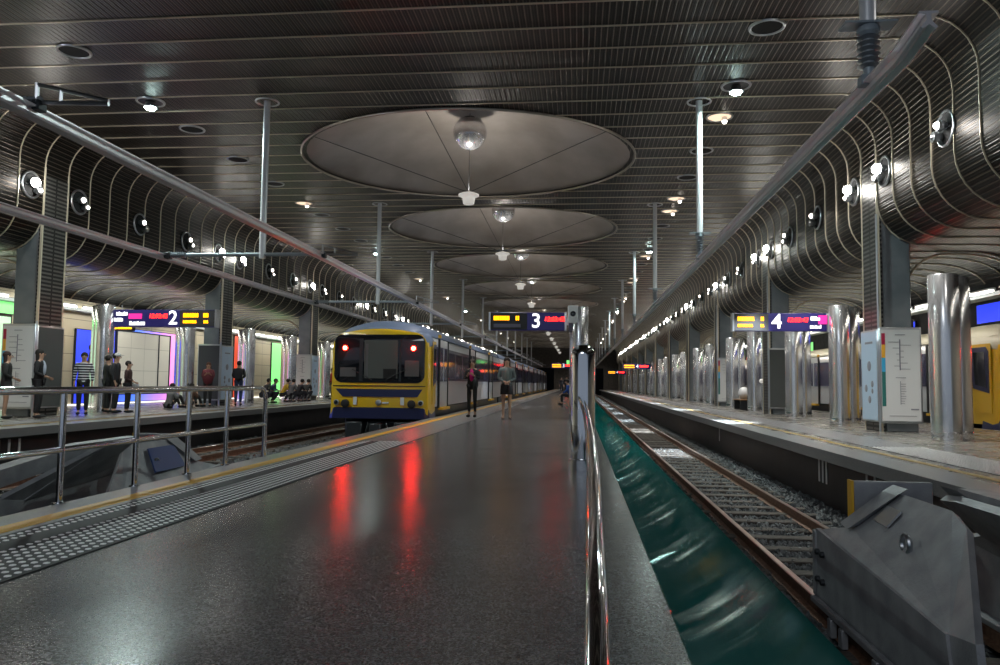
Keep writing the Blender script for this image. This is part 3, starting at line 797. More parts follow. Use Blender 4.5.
# right side lit panels on the wall behind the far right train
XO = 14.2
panel(XO, 26.2, 28.6, 3.3, 3.95, 'pan_blue', 'blue lit panel above the far right train nearest the frame edge', s=-1)
panel(XO, 33.6, 36.0, 3.3, 3.8, 'pan_blue', 'blue lit panel above the far right train behind the map board', s=-1)
panel(XO, 47.6, 51.5, 2.95, 3.7, 'pan_green', 'green lit panel above the far right train by the platform 4 sign', s=-1)
panel(XO, 62, 66, 1.2, 3.4, 'pan_red', 'red and orange lit panel far along the right wall', s=-1)
mb = MB(); mb.box(14.0, 14.18, Y0, Y1, 0, 2.9); struct(mb.build('wall_back_right', 'cream', smooth=False))

# ------------------------------------------------------------------ signs
def led_rows(mb, x0, x1, z, h, gaps):
    x = x0
    while x < x1:
        w = random.choice((.035, .05, .045, .03))
        if x + w > x1: break
        if not any(a < x + w and b > x for a, b in gaps):
            mb.box(x, x + w, -.008, 0, z, z + h); 
            if random.random() < .5: mb.box(x + w, x + w + .01, -.008, 0, z, z + h * .4)
        x += w + .016
def sign(x0, x1, y, z0, z1, numeral, numx, clockx, leds, whites, pink, label, post_side, extra=None, disp=None):
    w = x1 - x0; h = z1 - z0
    t = empty('platform_sign', (x0, y, z0)); tag(t, label, 'sign', 'hanging platform signs')
    mb = MB(); mb.box(0, w, .0, .22, 0, h, 0, .015); mb.build('casing', 'signblue', t)
    a, b = leds
    mb = MB(); mb.box(*(disp or (a - .06, b + .06)), -.004, .02, .015, h - .015); mb.build('display', 'black', t, smooth=False)
    mb = MB()
    g = a + (b - a) * .62
    led_rows(mb, a, b, h * .56, h * .24, [(g, g + .12)])
    if extra != 'one': led_rows(mb, a, b, h * .22, h * .17, [(g - .03, g + .14)])
    mb.v = [(p[0], p[1] - .004, p[2]) for p in mb.v]
    mb.build('amber_letters', 'amber', t, smooth=False)['kind'] = 'stuff'
    if extra == 'one':
        mb = MB(); mb.box(a, b + .03, -.012, -.004, h * .16, h * .36); mb.build('blank_row', 'signgrey', t, smooth=False)
    text(numeral, 'numeral', h * 1.12, 'signwhite', (numx, -.012, h * .5), (PI / 2, 0, 0), t, .004, bold=.008)
    text('12:03:42', 'clock_digits', h * .33, 'redled', (clockx, -.012, h * .62), (PI / 2, 0, 0), t, .004, shear=.2)
    if whites is not None:
        ma = MB(); mp_ = MB()
        for (u, v, l, hh) in whites:
            x = u
            while x < u + l:
                ww = random.choice((.025, .035, .03)); ma.box(x, x + ww, -.012, 0, v, v + hh * random.choice((.7, 1., .85))); x += ww + .012
        ma.build('white_lettering', 'signwhite', t, smooth=False)['kind'] = 'stuff'
        for (u, v, l, hh) in pink: mp_.box(u, u + l, -.010, 0, v, v + hh)
        mp_.build('pink_band', 'signpink', t, smooth=False)
    mb = MB(); e = w + .02 if post_side > 0 else -.02
    mb.box(min(e, e - post_side * .06), max(e, e - post_side * .06), -.01, .23, -.01, h + .01, 0, .01); mb.build('end_bracket', 'steel', t)
    mb = MB(); mb.box(e, e + post_side * .22, .07, .15, h * .3, h * .7) if post_side > 0 else mb.box(e - .22, e, .07, .15, h * .3, h * .7); mb.build('mounting_arm', 'steel', t)
    e2 = 0 if post_side > 0 else w
    mb = MB(); mb.box(e2 - .03, e2 + .03, -.01, .23, -.01, h + .01, 0, .01); mb.build('end_cap', 'steel', t)
    return t
sign(-2.58, -.36, 22.0, 2.54, 3.06, '3', 1.36, 1.88, (.12, .88), None, None, 'hanging platform 3 departure sign over the middle platform', 1, 'one', (.01, 1.10))
sign(4.28, 6.82, 21.6, 2.52, 3.02, '4', 1.17, 1.72, (.12, .86), [(2.08, .30, .22, .11), (2.06, .08, .30, .1)], [(2.28, .2, .24, .24)], 'hanging platform 4 departure sign on the right', 1, None, (.01, .95))
sign(-14.02, -10.76, 21.6, 2.56, 3.08, '2', 1.93, 1.45, (2.25, 3.05), [(.12, .34, .36, .12), (.06, .16, .26, .11), (.55, .05, .5, .12)], [(.52, .24, .42, .16)], 'hanging platform 2 departure sign on the left', -1, None, (2.14, 3.24))
# a farther row of departure signs
def farsign(x0, x1, y, z0, num, label):
    t = empty('departure_sign', (x0, y, z0)); tag(t, label, 'sign', 'far departure signs'); w = x1 - x0
    mb = MB(); mb.box(0, w, 0, .2, 0, .5, 0, .01); mb.build('casing', 'signblue', t)
    mb = MB(); led_rows(mb, .1, w * .42, .28, .12, []); led_rows(mb, .1, w * .42, .1, .09, []); mb.build('amber_letters', 'amber', t, smooth=False)['kind'] = 'stuff'
    mb = MB(); led_rows(mb, w * .62, w * .92, .2, .15, []); mb.build('red_digits', 'redled', t, smooth=False)
    text(num, 'numeral', .5, 'signwhite', (w * .52, -.012, .25), (PI / 2, 0, 0), t, .004)
farsign(4.3, 6.9, 74, 2.5, '4', 'distant platform 4 departure sign on the right platform')
farsign(4.3, 6.9, 112, 2.5, '4', 'farthest departure sign on the right platform')
farsign(-2.6, -.3, 74, 2.5, '3', 'distant departure sign over the middle platform')
t = empty('exit_sign', (-.9, 60, 2.55)); tag(t, 'small glowing green exit sign far down the middle platform', 'sign')
mb = MB(); mb.box(0, .6, 0, .12, 0, .3, 0, .01); mb.build('lightbox', 'pan_green', t); mb = MB(); mb.box(.3, .33, .04, .07, .3, CZ - 2.55); mb.build('hanger', 'steel', t)
for (x, y, z0) in ((6.0, 74.1, 3.0), (6.0, 112.1, 3.0), (-1.4, 74.1, 3.0)): pass
# amber departure display behind the left cylinder, and one right
for x, y, lab, w in ((-17.0, 25.9, 'small amber departure display above the blue poster', 1.0), (8.55, 21.6, 'small amber departure display behind the right pillar', .5)):
    t = empty('departure_display', (x, y, 2.72 if x < 0 else 2.35)); tag(t, lab, 'sign')
    mb = MB(); mb.box(0, w, 0, .15, 0, .5, 0, .01); mb.build('casing', 'black', t)
    mb = MB(); led_rows(mb, .08, w - .06, .28, .13, []); led_rows(mb, .08, w - .06, .07, .13, []); mb.build('letters', 'amber' if x < 0 else 'redled', t, smooth=False)
    mb = MB(); mb.tube([(w / 2, .07, .5), (w / 2, .07, .95)], .02, 6); mb.build('hanger', 'steel', t)
# camera / info box on the platform 3 column
t = empty('help_point_box', (-.30, 21.85, 2.62)); tag(t, 'small white camera box fixed between the platform 3 sign and its column', 'camera box')
mb = MB(); mb.box(-.0, .30, -.12, .10, .12, .62, 0, .015); mb.build('case', 'white', t)
mb = MB(); mb.lathe([(.08, -.125), (.08, -.14), (.03, -.15)], (.15, 0, .38), 16, axis='y'); mb.build('dome_lens', 'glass_dark', t)
mb = MB(); mb.box(.02, .26, -.06, .08, -.12, .12, 0, .01); mb.build('lower_case', 'signgrey', t)

# ------------------------------------------------------------------ map boards
for k_, c_ in (('ink', (.25, .25, .3)), ('cyan', (.05, .4, .7)), ('teal', (.02, .16, .15)), ('orange', (.85, .42, .04)), ('crimson', (.45, .01, .06)), ('iceblue', (.5, .62, .78)), ('slate', (.07, .075, .075))): M[k_] = mat('print_' + k_, c_, .45)
def mapboard(k, s, main, side, label):
    """two sheets wrapped round a pillar: one faces the camera end, the other faces the track"""
    W_ = WR if s > 0 else WL
    t = empty('map_board', (W_ - s * .07, 18.7 + B * k - .56, 0)); tag(t, label, 'map board', 'network map boards')
    x1 = s * .92
    mb = MB(); mb.box(min(0, x1), max(0, x1), -.03, .03, .19, 2.38, 0, .01); o = mb.build('map_panel', 'steel', t)
    a, b = min(.04 * s, x1 - .04 * s), max(.04 * s, x1 - .04 * s)
    mb = MB(); mb.box(a, b, -.036, -.03, .25, 2.32); mb.build('sheet', 'slate' if main == 'dark' else 'white', o, smooth=False)
    if main != 'dark':
        bands = [('crimson', 1.98, 2.24), ('orange', 1.68, 1.98), ('cyan', 1.36, 1.68), ('teal', .58, 1.36)]
        for c, z0, z1 in bands:
            mb = MB(); mb.box(a + .005, a + .085, -.041, -.036, z0, z1); mb.build('colour_tab', c, o, smooth=False)
        mb = MB(); cx = a + (b - a) * .48
        mb.box(cx - .006, cx + .006, -.041, -.036, .62, 1.15); mb.box(cx - .012, cx + .012, -.041, -.036, 1.4, 2.1)
        for q in range(10):
            z = 1.42 + q * .068; l = random.uniform(.06, .26); d = -1 if q % 2 else 1
            mb.box(min(cx, cx + d * l), max(cx, cx + d * l), -.041, -.036, z, z + .012)
        for q in range(9):
            z = .64 + q * .055; l = random.uniform(.08, .12); mb.box(cx, cx + l, -.041, -.036, z, z + .01)
        mb.box(cx - .1, cx + .12, -.041, -.036, 2.2, 2.215); mb.box(cx - .1, cx + .12, -.041, -.036, 1.22, 1.235); mb.box(b - .22, b - .05, -.041, -.036, .5, .53)
        mb.box(a + .15, b - .1, -.041, -.036, .36, .37)
        mm = mb.build('map_lines', 'ink', o, smooth=False); mm['kind'] = 'stuff'
    if side:
        xs = lambda u0, u1: (min(-s * u0, -s * u1), max(-s * u0, -s * u1))
        mb = MB(); mb.box(*xs(-.02, .02), .03, 1.04, .21, 2.34, 0, .008); o2 = mb.build('side_panel', 'steel', t)
        mb = MB(); mb.box(*xs(.02, .026), .07, 1.0, .25, 2.30); mb.build('side_sheet', 'slate' if side == 'dark' else 'iceblue', o2, smooth=False)
        if side == 'picto':
            for (u, z, r) in ((.5, 1.5, .12), (.3, 1.08, .08), (.75, .98, .09), (.5, .72, .09), (.3, .92, .06)):
                mb = MB(); mb.lathe([(r, -s * .027), (r * .9, -s * .031)], (0, .1 + .85 * u, z), 16, axis='x'); mb.build('pictogram', 'ink', o2)
            mb = MB(); mb.box(*xs(.026, .031), .3, .75, 2.02, 2.07); mb.build('heading', 'ink', o2, smooth=False)
    mb = MB(); mb.tube([(0, 0, .0), (0, 0, 5.0 if s > 0 else 2.45)], .025, 8); mb.build('corner_post', 'steel', t)
    return t
mapboard(0, 1, 'map', 'picto', 'white network map board wrapped round the nearest right pillar')
mapboard(1, 1, 'dark', None, 'plain dark notice board on the second right pillar')
mapboard(2, 1, 'map', None, 'distant white map board on the third right pillar')
mapboard(0, -1, 'map', 'dark', 'white network map board on the nearest left pillar, with a dark side')
mapboard(1, -1, 'dark', 'picto', 'dark board with a pale blue side on the second left pillar')
mapboard(2, -1, 'map', 'picto', 'far white map board behind the seated group')

# ------------------------------------------------------------------ handrails and bollard
def railing():
    t = empty('handrail', (-4.0, 5.7, 0)); tag(t, 'polished steel handrail on the left edge of the middle platform', 'handrail')
    x = -.08; ys = (-3.1, -1.9, -.95, 0, 1.03, 1.98, 2.85, 3.95)
    end = ys[-1]; r = .15
    pts = [(x, -5, .90), (x, end - r, .90)] + [(x, end - r + r * math.sin(a), .90 - r + r * math.cos(a)) for a in [k * PI / 12 for k in range(1, 7)]] + [(x, end, .0)]
    mb = MB(); mb.tube(pts, .03, 14); mb.build('top_rail', 'chrome', t)
    mb = MB(); mb.tube([(x, -5, .43), (x, end, .43)], .024, 12); mb.build('mid_rail', 'chrome', t)
    for y in ys[:-1]:
        mb = MB(); mb.tube([(x, y, 0), (x, y, .89)], .026, 12); mb.lathe([(.05, 0), (.05, .015), (.03, .02)], (x, y, 0), 14); mb.build('post', 'chrome', t)
railing()
def bollard():
    t = empty('bollard', (.06, 8.95, 0)); tag(t, 'thick polished steel bollard at the head of the middle handrail', 'bollard')
    mb = MB(); mb.lathe([(.14, 0), (.14, 1.34), (.135, 1.38), (.11, 1.42), (.07, 1.45), (.01, 1.46)], n=36); mb.build('drum', 'chrome', t)
    mb = MB(); mb.lathe([(.165, 0), (.165, .13), (.14, .14)], n=36); mb.build('base_collar', 'chrome', t)
    mb = MB()
    for a in (.6, 2.2, 4.0): mb.sphere((.11 * math.cos(a), .11 * math.sin(a), 1.42), .022, 10, 7)
    mb.build('screw_heads', 'steel', t)
bollard()
def middle_rail():
    t = empty('handrail', (.1, 8.8, 0)); tag(t, 'low polished steel handrail running from the camera to the bollard', 'handrail')
    P0 = [(.02, 1.2, .20), (.045, 1.75, .375), (.055, 2.4, .50), (.075, 4.0, .635), (.07, 6.2, .75), (.03, 8.80, .84)]
    # smooth the path
    pts = []
    for i in range(len(P0) - 1):
        a, b = Vector(P0[i]), Vector(P0[i + 1]); a0 = Vector(P0[max(i - 1, 0)]); b1 = Vector(P0[min(i + 2, len(P0) - 1)])
        for k in range(6):
            u = k / 6; ma = (b - a0) / 2; mb_ = (b1 - a) / 2
            q = a * (2 * u**3 - 3 * u**2 + 1) + ma * (u**3 - 2 * u**2 + u) + b * (-2 * u**3 + 3 * u**2) + mb_ * (u**3 - u**2); pts.append(q)
    pts.append(Vector(P0[-1])); o = Vector((.1, 8.8, 0)); pts = [tuple(p - o) for p in pts]
    mb = MB(); mb.tube(pts, .031, 20); mb.build('rail_tube', 'chrome', t)
    for i in (0, 9, 18): 
        p = pts[i]; mb = MB(); mb.tube([(p[0], p[1], 0), (p[0], p[1], p[2] - .02)], .022, 12); mb.build('post', 'chrome', t)
middle_rail()

# ------------------------------------------------------------------ buffer stops
def buffer_stop(cx, yh, label, plaque=False, mirror=1):
    """yh = y of the head; body runs towards the camera. local x across, y = distance from head (negative towards camera)"""
    t = empty('buffer_stop', (cx, yh, 0)); tag(t, label, 'buffer stop', 'grey steel buffer stops')
    for s in (-1, 1):
        xo, xi = s * .60, s * .20
        # sill plate on the rail, side web, leaning upper plate
        mb = MB(); mb.box(min(xo + s * .06, xo - s * .12), max(xo + s * .06, xo - s * .12), -3.2, 0, RAIL + .0, RAIL + .05, 0, .008); mb.build('sill', 'galv', t)
        mb = MB(); mb.prism([(-2.4, RAIL + .05), (0, RAIL + .05), (0, -.22), (-.05, -.18), (-2.30, -.33)], xo - .02, xo + .02, 'x'); mb.build('side_web', 'galv', t)
        # leaning plate with thickness
        A = [(xo, -.05, -.19), (xo - s * .10, -.52, -.08), (xi + s * .02, -.50, .18), (xi, -.80, .21), (xi, -1.50, .21), (xo, -2.30, -.33)]
        mb = MB(); mb.loft([[p for p in A], [(p[0] - s * .05, p[1], p[2] - .04) for p in A]]); mb.build('leaning_plate', 'galv', t, smooth=False)
        # flange closing the rear of the leaning plate
        P1, P2, P3, P4 = (xi, -1.50, .21), (xi + s * .02, -1.72, .14), (xo + s * .02, -2.62, -.28), (xo, -2.30, -.33)
        mb = MB(); mb.loft([[P1, P2, P3, P4], [(p[0] - s * .04, p[1], p[2] - .035) for p in (P1, P2, P3, P4)]]); mb.build('rear_flange', 'galv', t, smooth=False)
        mb = MB(); mb.loft([[P4, P3, (xo + s * .02, -2.7, RAIL + .05), (xo, -2.3, RAIL + .05)], [(p[0] - s * .04, p[1], p[2]) for p in (P4, P3, (xo + s * .02, -2.7, RAIL + .05), (xo, -2.3, RAIL + .05))]]); mb.build('rear_foot', 'galv', t, smooth=False)
        mb = MB(); mb.box(min(xo - s * .05, xo + s * .03), max(xo - s * .05, xo + s * .03), -.06, .03, RAIL + .05, -.2, 0, .01); mb.build('end_plate', 'galv', t)
        mb = MB()
        for (y, z) in ((-.12, -.36), (-.24, -.36), (-.12, -.58), (-.24, -.58)): mb = MB(); mb.lathe([(.026, 0), (.026, s * .03), (.015, s * .035)], (xo + s * .02, y, z), 8, axis='x'); mb.build('bolt', 'darksteel', t)
        mb = MB(); mb.torus(.06, .016, (xo - s * .17, -1.35, -.04), 'x', 16, 6); mb.build('lifting_eye', 'steel', t)
        mb = MB(); mb.lathe([(.03, 0), (.03, s * .03)], (xi + s * .005, -.58, .14), 10, axis='x'); mb.build('pivot_bolt', 'steel', t)
        # strut from the sill up to the cross head
        mb = MB(); mb.loft([[(xo - s * .04, -.62, -.08), (xo - s * .04, -.46, -.06), (xo - s * .12, -.46, -.04), (xo - s * .12, -.62, -.05)], [(xi + s * .05, -.76, .20), (xi + s * .05, -.50, .20), (xi - s * .03, -.50, .25), (xi - s * .03, -.76, .25)]]); mb.build('strut', 'galv', t, smooth=False)
        # clips under the sill
        mb = MB()
        for y in (-.5, -.75, -1.4, -1.65, -2.4): mb = MB(); mb.box(min(xo + s * .02, xo + s * .07), max(xo + s * .02, xo + s * .07), y - .04, y + .04, RAIL - .14, RAIL, 0, .006); mb.build('rail_clip', 'galv', t)
    # cross head with yellow edge
    mb = MB(); mb.box(-.44, .16, -.42, -.36, .0, .26, 0, .01); mb.build('cross_head', 'galv', t)
    mb = MB(); mb.box(-.46, -.44, -.43, -.34, -.12, .265); mb.build('yellow_edge', 'yellow', t, smooth=False)
    # long tail beam going back
    q = mirror
    mb = MB(); mb.loft([[(q * .35, -.4, .22), (q * .35, -.4, .04), (q * .55, -.4, .04), (q * .55, -.4, .22)], [(q * .42, -1.5, .20), (q * .42, -1.5, .02), (q * .62, -1.5, .02), (q * .62, -1.5, .20)], [(q * .75, -3.2, -.12), (q * .75, -3.2, -.32), (q * .95, -3.2, -.32), (q * .95, -3.2, -.12)], [(q * .85, -4.4, -.5), (q * .85, -4.4, -.72), (q * 1.05, -4.4, -.72), (q * 1.05, -4.4, -.5)]]); mb.build('tail_beam', 'galv', t, smooth=False)
    if plaque:
        mb = MB(); mb.loft([[(.30, -.75, .135), (.30, -1.35, .135), (.53, -1.55, -.13), (.53, -.85, -.12)], [(.315, -.75, .145), (.315, -1.35, .145), (.545, -1.55, -.12), (.545, -.85, -.11)]]); mb.build('blue_notice', mat('notice_blue', (.03, .07, .22), .4), t, smooth=False)
    else:
        mb = MB(); mb.loft([[(-.30, -.72, .115), (-.30, -.98, .11), (-.40, -.98, 0.0), (-.40, -.72, .01)], [(-.31, -.72, .125), (-.31, -.98, .12), (-.41, -.98, 0.01), (-.41, -.72, .02)]]); mb.build('maker_plate', 'steel', t, smooth=False)
    return t
buffer_stop(2.61, 6.75, 'big grey steel buffer stop at the lower right of the view')
buffer_stop(-5.58, 10.3, 'grey steel buffer stop with a blue notice behind the left handrail', True, -1)
# painted tally marks and red marker on the platform walls
for (x, y, n, lab, s, sp) in ((4.145, 13.3, 3, 'three white tally marks on the wall under the right platform', -1, .19), (4.145, 23.0, 1, 'single white mark under the right platform edge', -1, .2), (4.145, 11.2, 2, 'two white marks under the right platform, closest to the buffer stop', -1, .3), (-11.295, 13.9, 3, 'three white tally marks on the wall under the left platform', 1, .28)):
    t = empty('wall_mark', (x, y, -.43)); tag(t, lab, 'painted mark')
    for k in range(n): mb = MB(); mb.box(min(0, s * .01), max(0, s * .01), k * sp, k * sp + .06, -.19, .19); mb.build('stroke', 'white', t, smooth=False)
mb = MB(); mb.box(4.12, 4.145, 5.95, 6.05, -.7, -.18); tag(mb.build('wall_marker', 'red', smooth=False), 'small red marker on the wall under the right platform', 'marker')

# ------------------------------------------------------------------ bench
def bench(x, y, label):
    t = empty('bench', (x, y, 0)); tag(t, label, 'bench')
    mb = MB()
    for k in range(4): mb.box(-.28 + k * .14, -.16 + k * .14, -.9, .9, .40, .44, 0, .01)
    mb.build('seat', noise_mat('bench_timber', (.25, .14, .06), (.35, .2, .1), 6, .4), t)
    for q in (-.6, .6):
        mb = MB(); mb.box(-.25, .25, q - .04, q + .04, 0, .4, 0, .01); mb.build('leg', 'darksteel', t)
bench(7.0, 33.4, 'timber bench between steel cylinders on the right platform')
mb = MB(); mb.sphere((0, 0, .26), .3, 18, 12, 0, (.8, 1.1, .87)); o = mb.build('bag', 'white', None, (7.0, 33.2, .44)); tag(o, 'round white bag standing on the right platform bench', 'bag')
# slender ribbed column by the bench
t = empty('ribbed_column', (7.15, 30.2, 0)); tag(t, 'thin ribbed steel column with round lamps on the right platform', 'column')
mb = MB(); pf = []
for k in range(40): pf += [(.07, k * .08), (.085, k * .08 + .03), (.07, k * .08 + .06)]
mb.lathe(pf, n=14); mb.build('shaft', 'steel', t)
for z in (2.35, 1.2): mb = MB(); mb.sphere((-.13, -.05, z), .09, 12, 8); mb.build('round_lamp', 'glasslamp', t)
# blue seat pillar + box by the middle platform far
t = empty('timber_seat', (.15, 36.5, 0)); tag(t, 'low timber seat block beside the seated person in blue', 'seat')
mb = MB(); mb.box(-.25, .25, -.4, .4, 0, .46, 0, .02); mb.build('block', noise_mat('seat_timber', (.3, .18, .08), (.4, .26, .13), 5, .5), t)
mb = MB(); mb.box(-.27, .27, -.42, .42, .46, .49, 0, .01); mb.build('top', 'steel', t)

# ------------------------------------------------------------------ trains
def rrect(w0, z0, z1, r, n=5, top_bulge=0., tumble=0.):
    """closed outline, x-z, flat bottom, rounded shoulders"""
    pts = [(-w0, z0), (w0, z0)]
    rx = r * 1.0
    for k in range(n + 1):
        a = k * PI / 2 / n; pts.append((w0 - tumble - rx + rx * math.cos(a), z1 - top_bulge - r + r * math.sin(a)))
    m = 6
    for k in range(1, m):
        u = k / m; x = (w0 - tumble - rx) * (1 - 2 * u); pts.append((x, z1 - top_bulge + top_bulge * (1 - (2 * u - 1) ** 2)))
    for k in range(n + 1):
        a = PI / 2 + k * PI / 2 / n; pts.append((-(w0 - tumble - rx) + rx * math.cos(a), z1 - top_bulge - r + r * math.sin(a)))
    return pts
def train(cx, yf, s_vis, label, roofm, cars=4, carlen=19.5, cabl=.9, scl=1.):
    """front (tail) end at yf facing the camera; s_vis = side seen"""
    t = empty('train', (cx, yf, 0)); tag(t, label, 'train'); t.scale = (scl, 1, 1.03)
    W = 1.40
    def ring(w, z0, z1, y, r=.5, tb=.16): return [(x, y, z) for x, z in rrect(w, z0, z1, r, 5, tb, .03)]
    # nose: yellow shell
    mb = MB(); secs = [(1.30, .10, 2.34, .0), (1.365, .08, 2.42, .05), (1.39, .08, 2.49, .18), (W, .08, 2.52, .42), (W, .08, 2.56, max(.9, cabl))]
    R = [ring(w, z0, z1, y, .42, .09 if y < .1 else .14) for w, z0, z1, y in secs]
    mb.loft(R, True, 0, True)
    # colour: roof faces -> roof, low skirt -> navy
    for i, f in enumerate(mb.f):
        c = [sum(mb.v[q][k] for q in f) / len(f) for k in range(3)]
        if c[2] > 2.0 and c[1] > .09: mb.mi[i] = 1
    mb.build('cab_shell', ['train_yellow', roofm], t)
    # domed roof piece rising behind the face
    mb = MB(); R = []
    for y, z1, w in ((.12, 2.44, .9), (.3, 2.60, 1.12), (.9, 2.70, 1.22), (2.2, 2.74, 1.26), (carlen - .2, 2.72, 1.26)):
        R.append([(w * math.cos(a), y, 2.28 + (z1 - 2.28) * math.sin(a)) for a in [k * PI / 12 for k in range(13)]])
    mb.loft(R, True, 0, True); mb.build('roof_dome', roofm, t)
    mb = MB(); mb.loft([ring(1.30, -.03, .27, -.03, .06, .0), ring(1.41, -.03, .26, .10, .06, .0), ring(1.425, -.03, .26, .9, .06, .0)], True, 0, True)
    mb.v = [(x, y, z if z > .05 else z) for x, y, z in mb.v]; mb.build('skirt', 'train_navy', t)
    # windscreen
    def rr(w, z0, z1, r, y, n=5, arch=0.):
        pts = []
        for cx_, cz_, a0 in ((w - r, z0 + r, -PI / 2), (w - r, z1 - r, 0), (-w + r, z1 - r, PI / 2), (-w + r, z0 + r, PI)):
            for k in range(n + 1):
                a = a0 + k * PI / 2 / n; pts.append((cx_ + r * math.cos(a), cz_ + r * math.sin(a)))
        return [(x, y - arch * (1 - (x / w) ** 2), z + (.05 * (1 - (x / w) ** 2) if z > (z0 + z1) / 2 else -.07 * (1 - (x / w) ** 2))) for x, z in pts]
    mb = MB(); mb.loft([rr(1.27, .96, 2.24, .20, .06), rr(1.27, .96, 2.24, .20, -.02), rr(1.24, .99, 2.21, .19, -.03)], True, 0, True)
    ws = mb.build('windscreen', 'glass_dark', t)
    mb = MB(); mb.box(-.42, .52, -.038, -.028, 1.06, 2.10, 0); mb.build('gangway_window', mat('gangway_glass', (.085, .09, .08), .25), ws, smooth=False)  # lighter centre pane, interior reflection put into its colour
    for u0, u1 in ((-.56, -.46), (.56, .62)): mb = MB(); mb.box(u0, u1, -.040, -.026, .98, 2.14); mb.build('mullion', 'darksteel', ws, smooth=False)
    mb = MB(); mb.box(.12, .48, -.043, -.036, 1.06, 1.32); mb.build('desk_shape', 'pitch', ws, smooth=False)
    for q in ((-.38, -.31, 1.06, 2.0), (-1.1, -.65, 1.10, 1.35), (.72, 1.12, 1.12, 1.55)): mb = MB(); mb.box(q[0], q[1], -.043, -.036, q[2], q[3]); mb.build('cab_seat_back', 'cabinside', ws, smooth=False)
    for s in (-1, 1):
        mb = MB(); mb.tube([(s * .2, -.05, 1.02), (s * .75, -.06, 1.3)], .012, 5); mb.build('wiper', 'black', ws)
        mb = MB(); mb.lathe([(.075, -.045), (.075, -.06), (.02, -.065)], (s * .96, 0, 1.88), 18, axis='y'); h = mb.build('tail_light', 'tailhalo', t)
        mb = MB(); mb.sphere((s * .96, -.07, 1.88), .055, 12, 8); mb.build('bulb', 'tail', h)
        mb = MB(); mb.lathe([(.075, .0), (.075, -.06), (.06, -.065)], (s * 1.18, 0, .40), 16, axis='y'); h = mb.build('headlamp', 'steel', t)
        mb = MB(); mb.lathe([(.055, -.066), (.02, -.07)], (s * 1.18, 0, .40), 14, axis='y'); mb.build('lens', 'glass_dark', h)
        mb = MB(); mb.lathe([(.11, .0), (.11, -.10), (.09, -.11)], (s * .93, 0, .37), 18, axis='y'); mb.build('buffer_pad', 'black', t)
        mb = MB(); mb.box(s * .66 - .05, s * .66 + .05, -.03, .0, .34, .55); mb.build('label_plate', 'white', t, smooth=False)
    # navy chevron band
    mb = MB(); mb.prism([(-1.22, .77), (1.22, .77), (1.08, .56), (-1.02, .56)], -.022, .02, 'y'); mb.build('navy_band', 'train_navy', t, smooth=False)
    mb = MB(); mb.box(-1.3, 1.3, -.02, .02, .845, .865); mb.build('panel_seam', 'darksteel', t, smooth=False)
    mb = MB(); mb.lathe([(.08, .0), (.08, -.04), (.05, -.05)], (0, 0, .40), 14, axis='y'); mb.build('badge_lamp', 'steel', t)
    mb = MB(); mb.box(.1, .28, -.02, .01, .38, .42); mb.build('badge', 'white', t, smooth=False)
    text('DMU', 'number', .001, 'black', (0, 0, .5), (PI / 2, 0, 0), t) if False else None
    # underframe
    mb = MB()
    mb.box(-.9, -.45, -.05, .6, -.75, -.12, 0, .03); mb.box(.45, .9, -.05, .6, -.75, -.12, 0, .03); mb.box(-.16, .16, -.35, .5, -.5, -.15, 0, .03); mb.box(-1.1, 1.1, .6, 3.5, -.6, -.1, 0, .04)
    mb.tube([(-.25, -.1, -.15), (-.3, -.2, -.5), (-.2, -.05, -.65)], .03, 6); mb.tube([(.25, -.1, -.15), (.33, -.2, -.45), (.25, -.05, -.6)], .03, 6)
    mb.build('coupler_gear', 'darksteel', t)
    for k in (0, 1):
        mb = MB()
        for s in (-1, 1): mb.lathe([(.40, -s * .0), (.40, s * .10), (.42, s * .11)], (s * .5, 1.6 + k * 2.2, RAIL + .41), 24, axis='x')
        mb.build('wheelset', 'rust', t)
    # carriages
    for c in range(cars):
        y0 = 1.2 + c * (carlen + .5) if c else 1.2; y0 = (max(.9, cabl) if c == 0 else c * (carlen + .45)); y1 = c * (carlen + .45) + carlen
        mb = MB(); mb.loft([ring(W, .28, 2.56, y0), ring(W, .28, 2.56, y1)], True, 0, True)
        for i, f in enumerate(mb.f):
            cc = [sum(mb.v[q][k] for q in f) / len(f) for k in range(3)]
            if cc[2] > 2.25: mb.mi[i] = 1
        ca = mb.build('carriage', ['train_side', roofm], t)
        if c:
            mb = MB(); mb.loft([[(1.26 * math.cos(a), y, 2.28 + .44 * math.sin(a)) for a in [k * PI / 12 for k in range(13)]] for y in (y0, y1)], True, 0, True); mb.build('roof_dome', roofm, ca)
            mb = MB(); mb.box(-.9, .9, y0 - .5, y0 + .02, .2, 2.2, 0, .05); mb.build('gangway', 'black', ca)
        mb = MB(); mb.box(-1.25, 1.25, y0 + .1, y1 - .1, -.65, .28, 0, .05); mb.build('underframe', 'darksteel', ca)
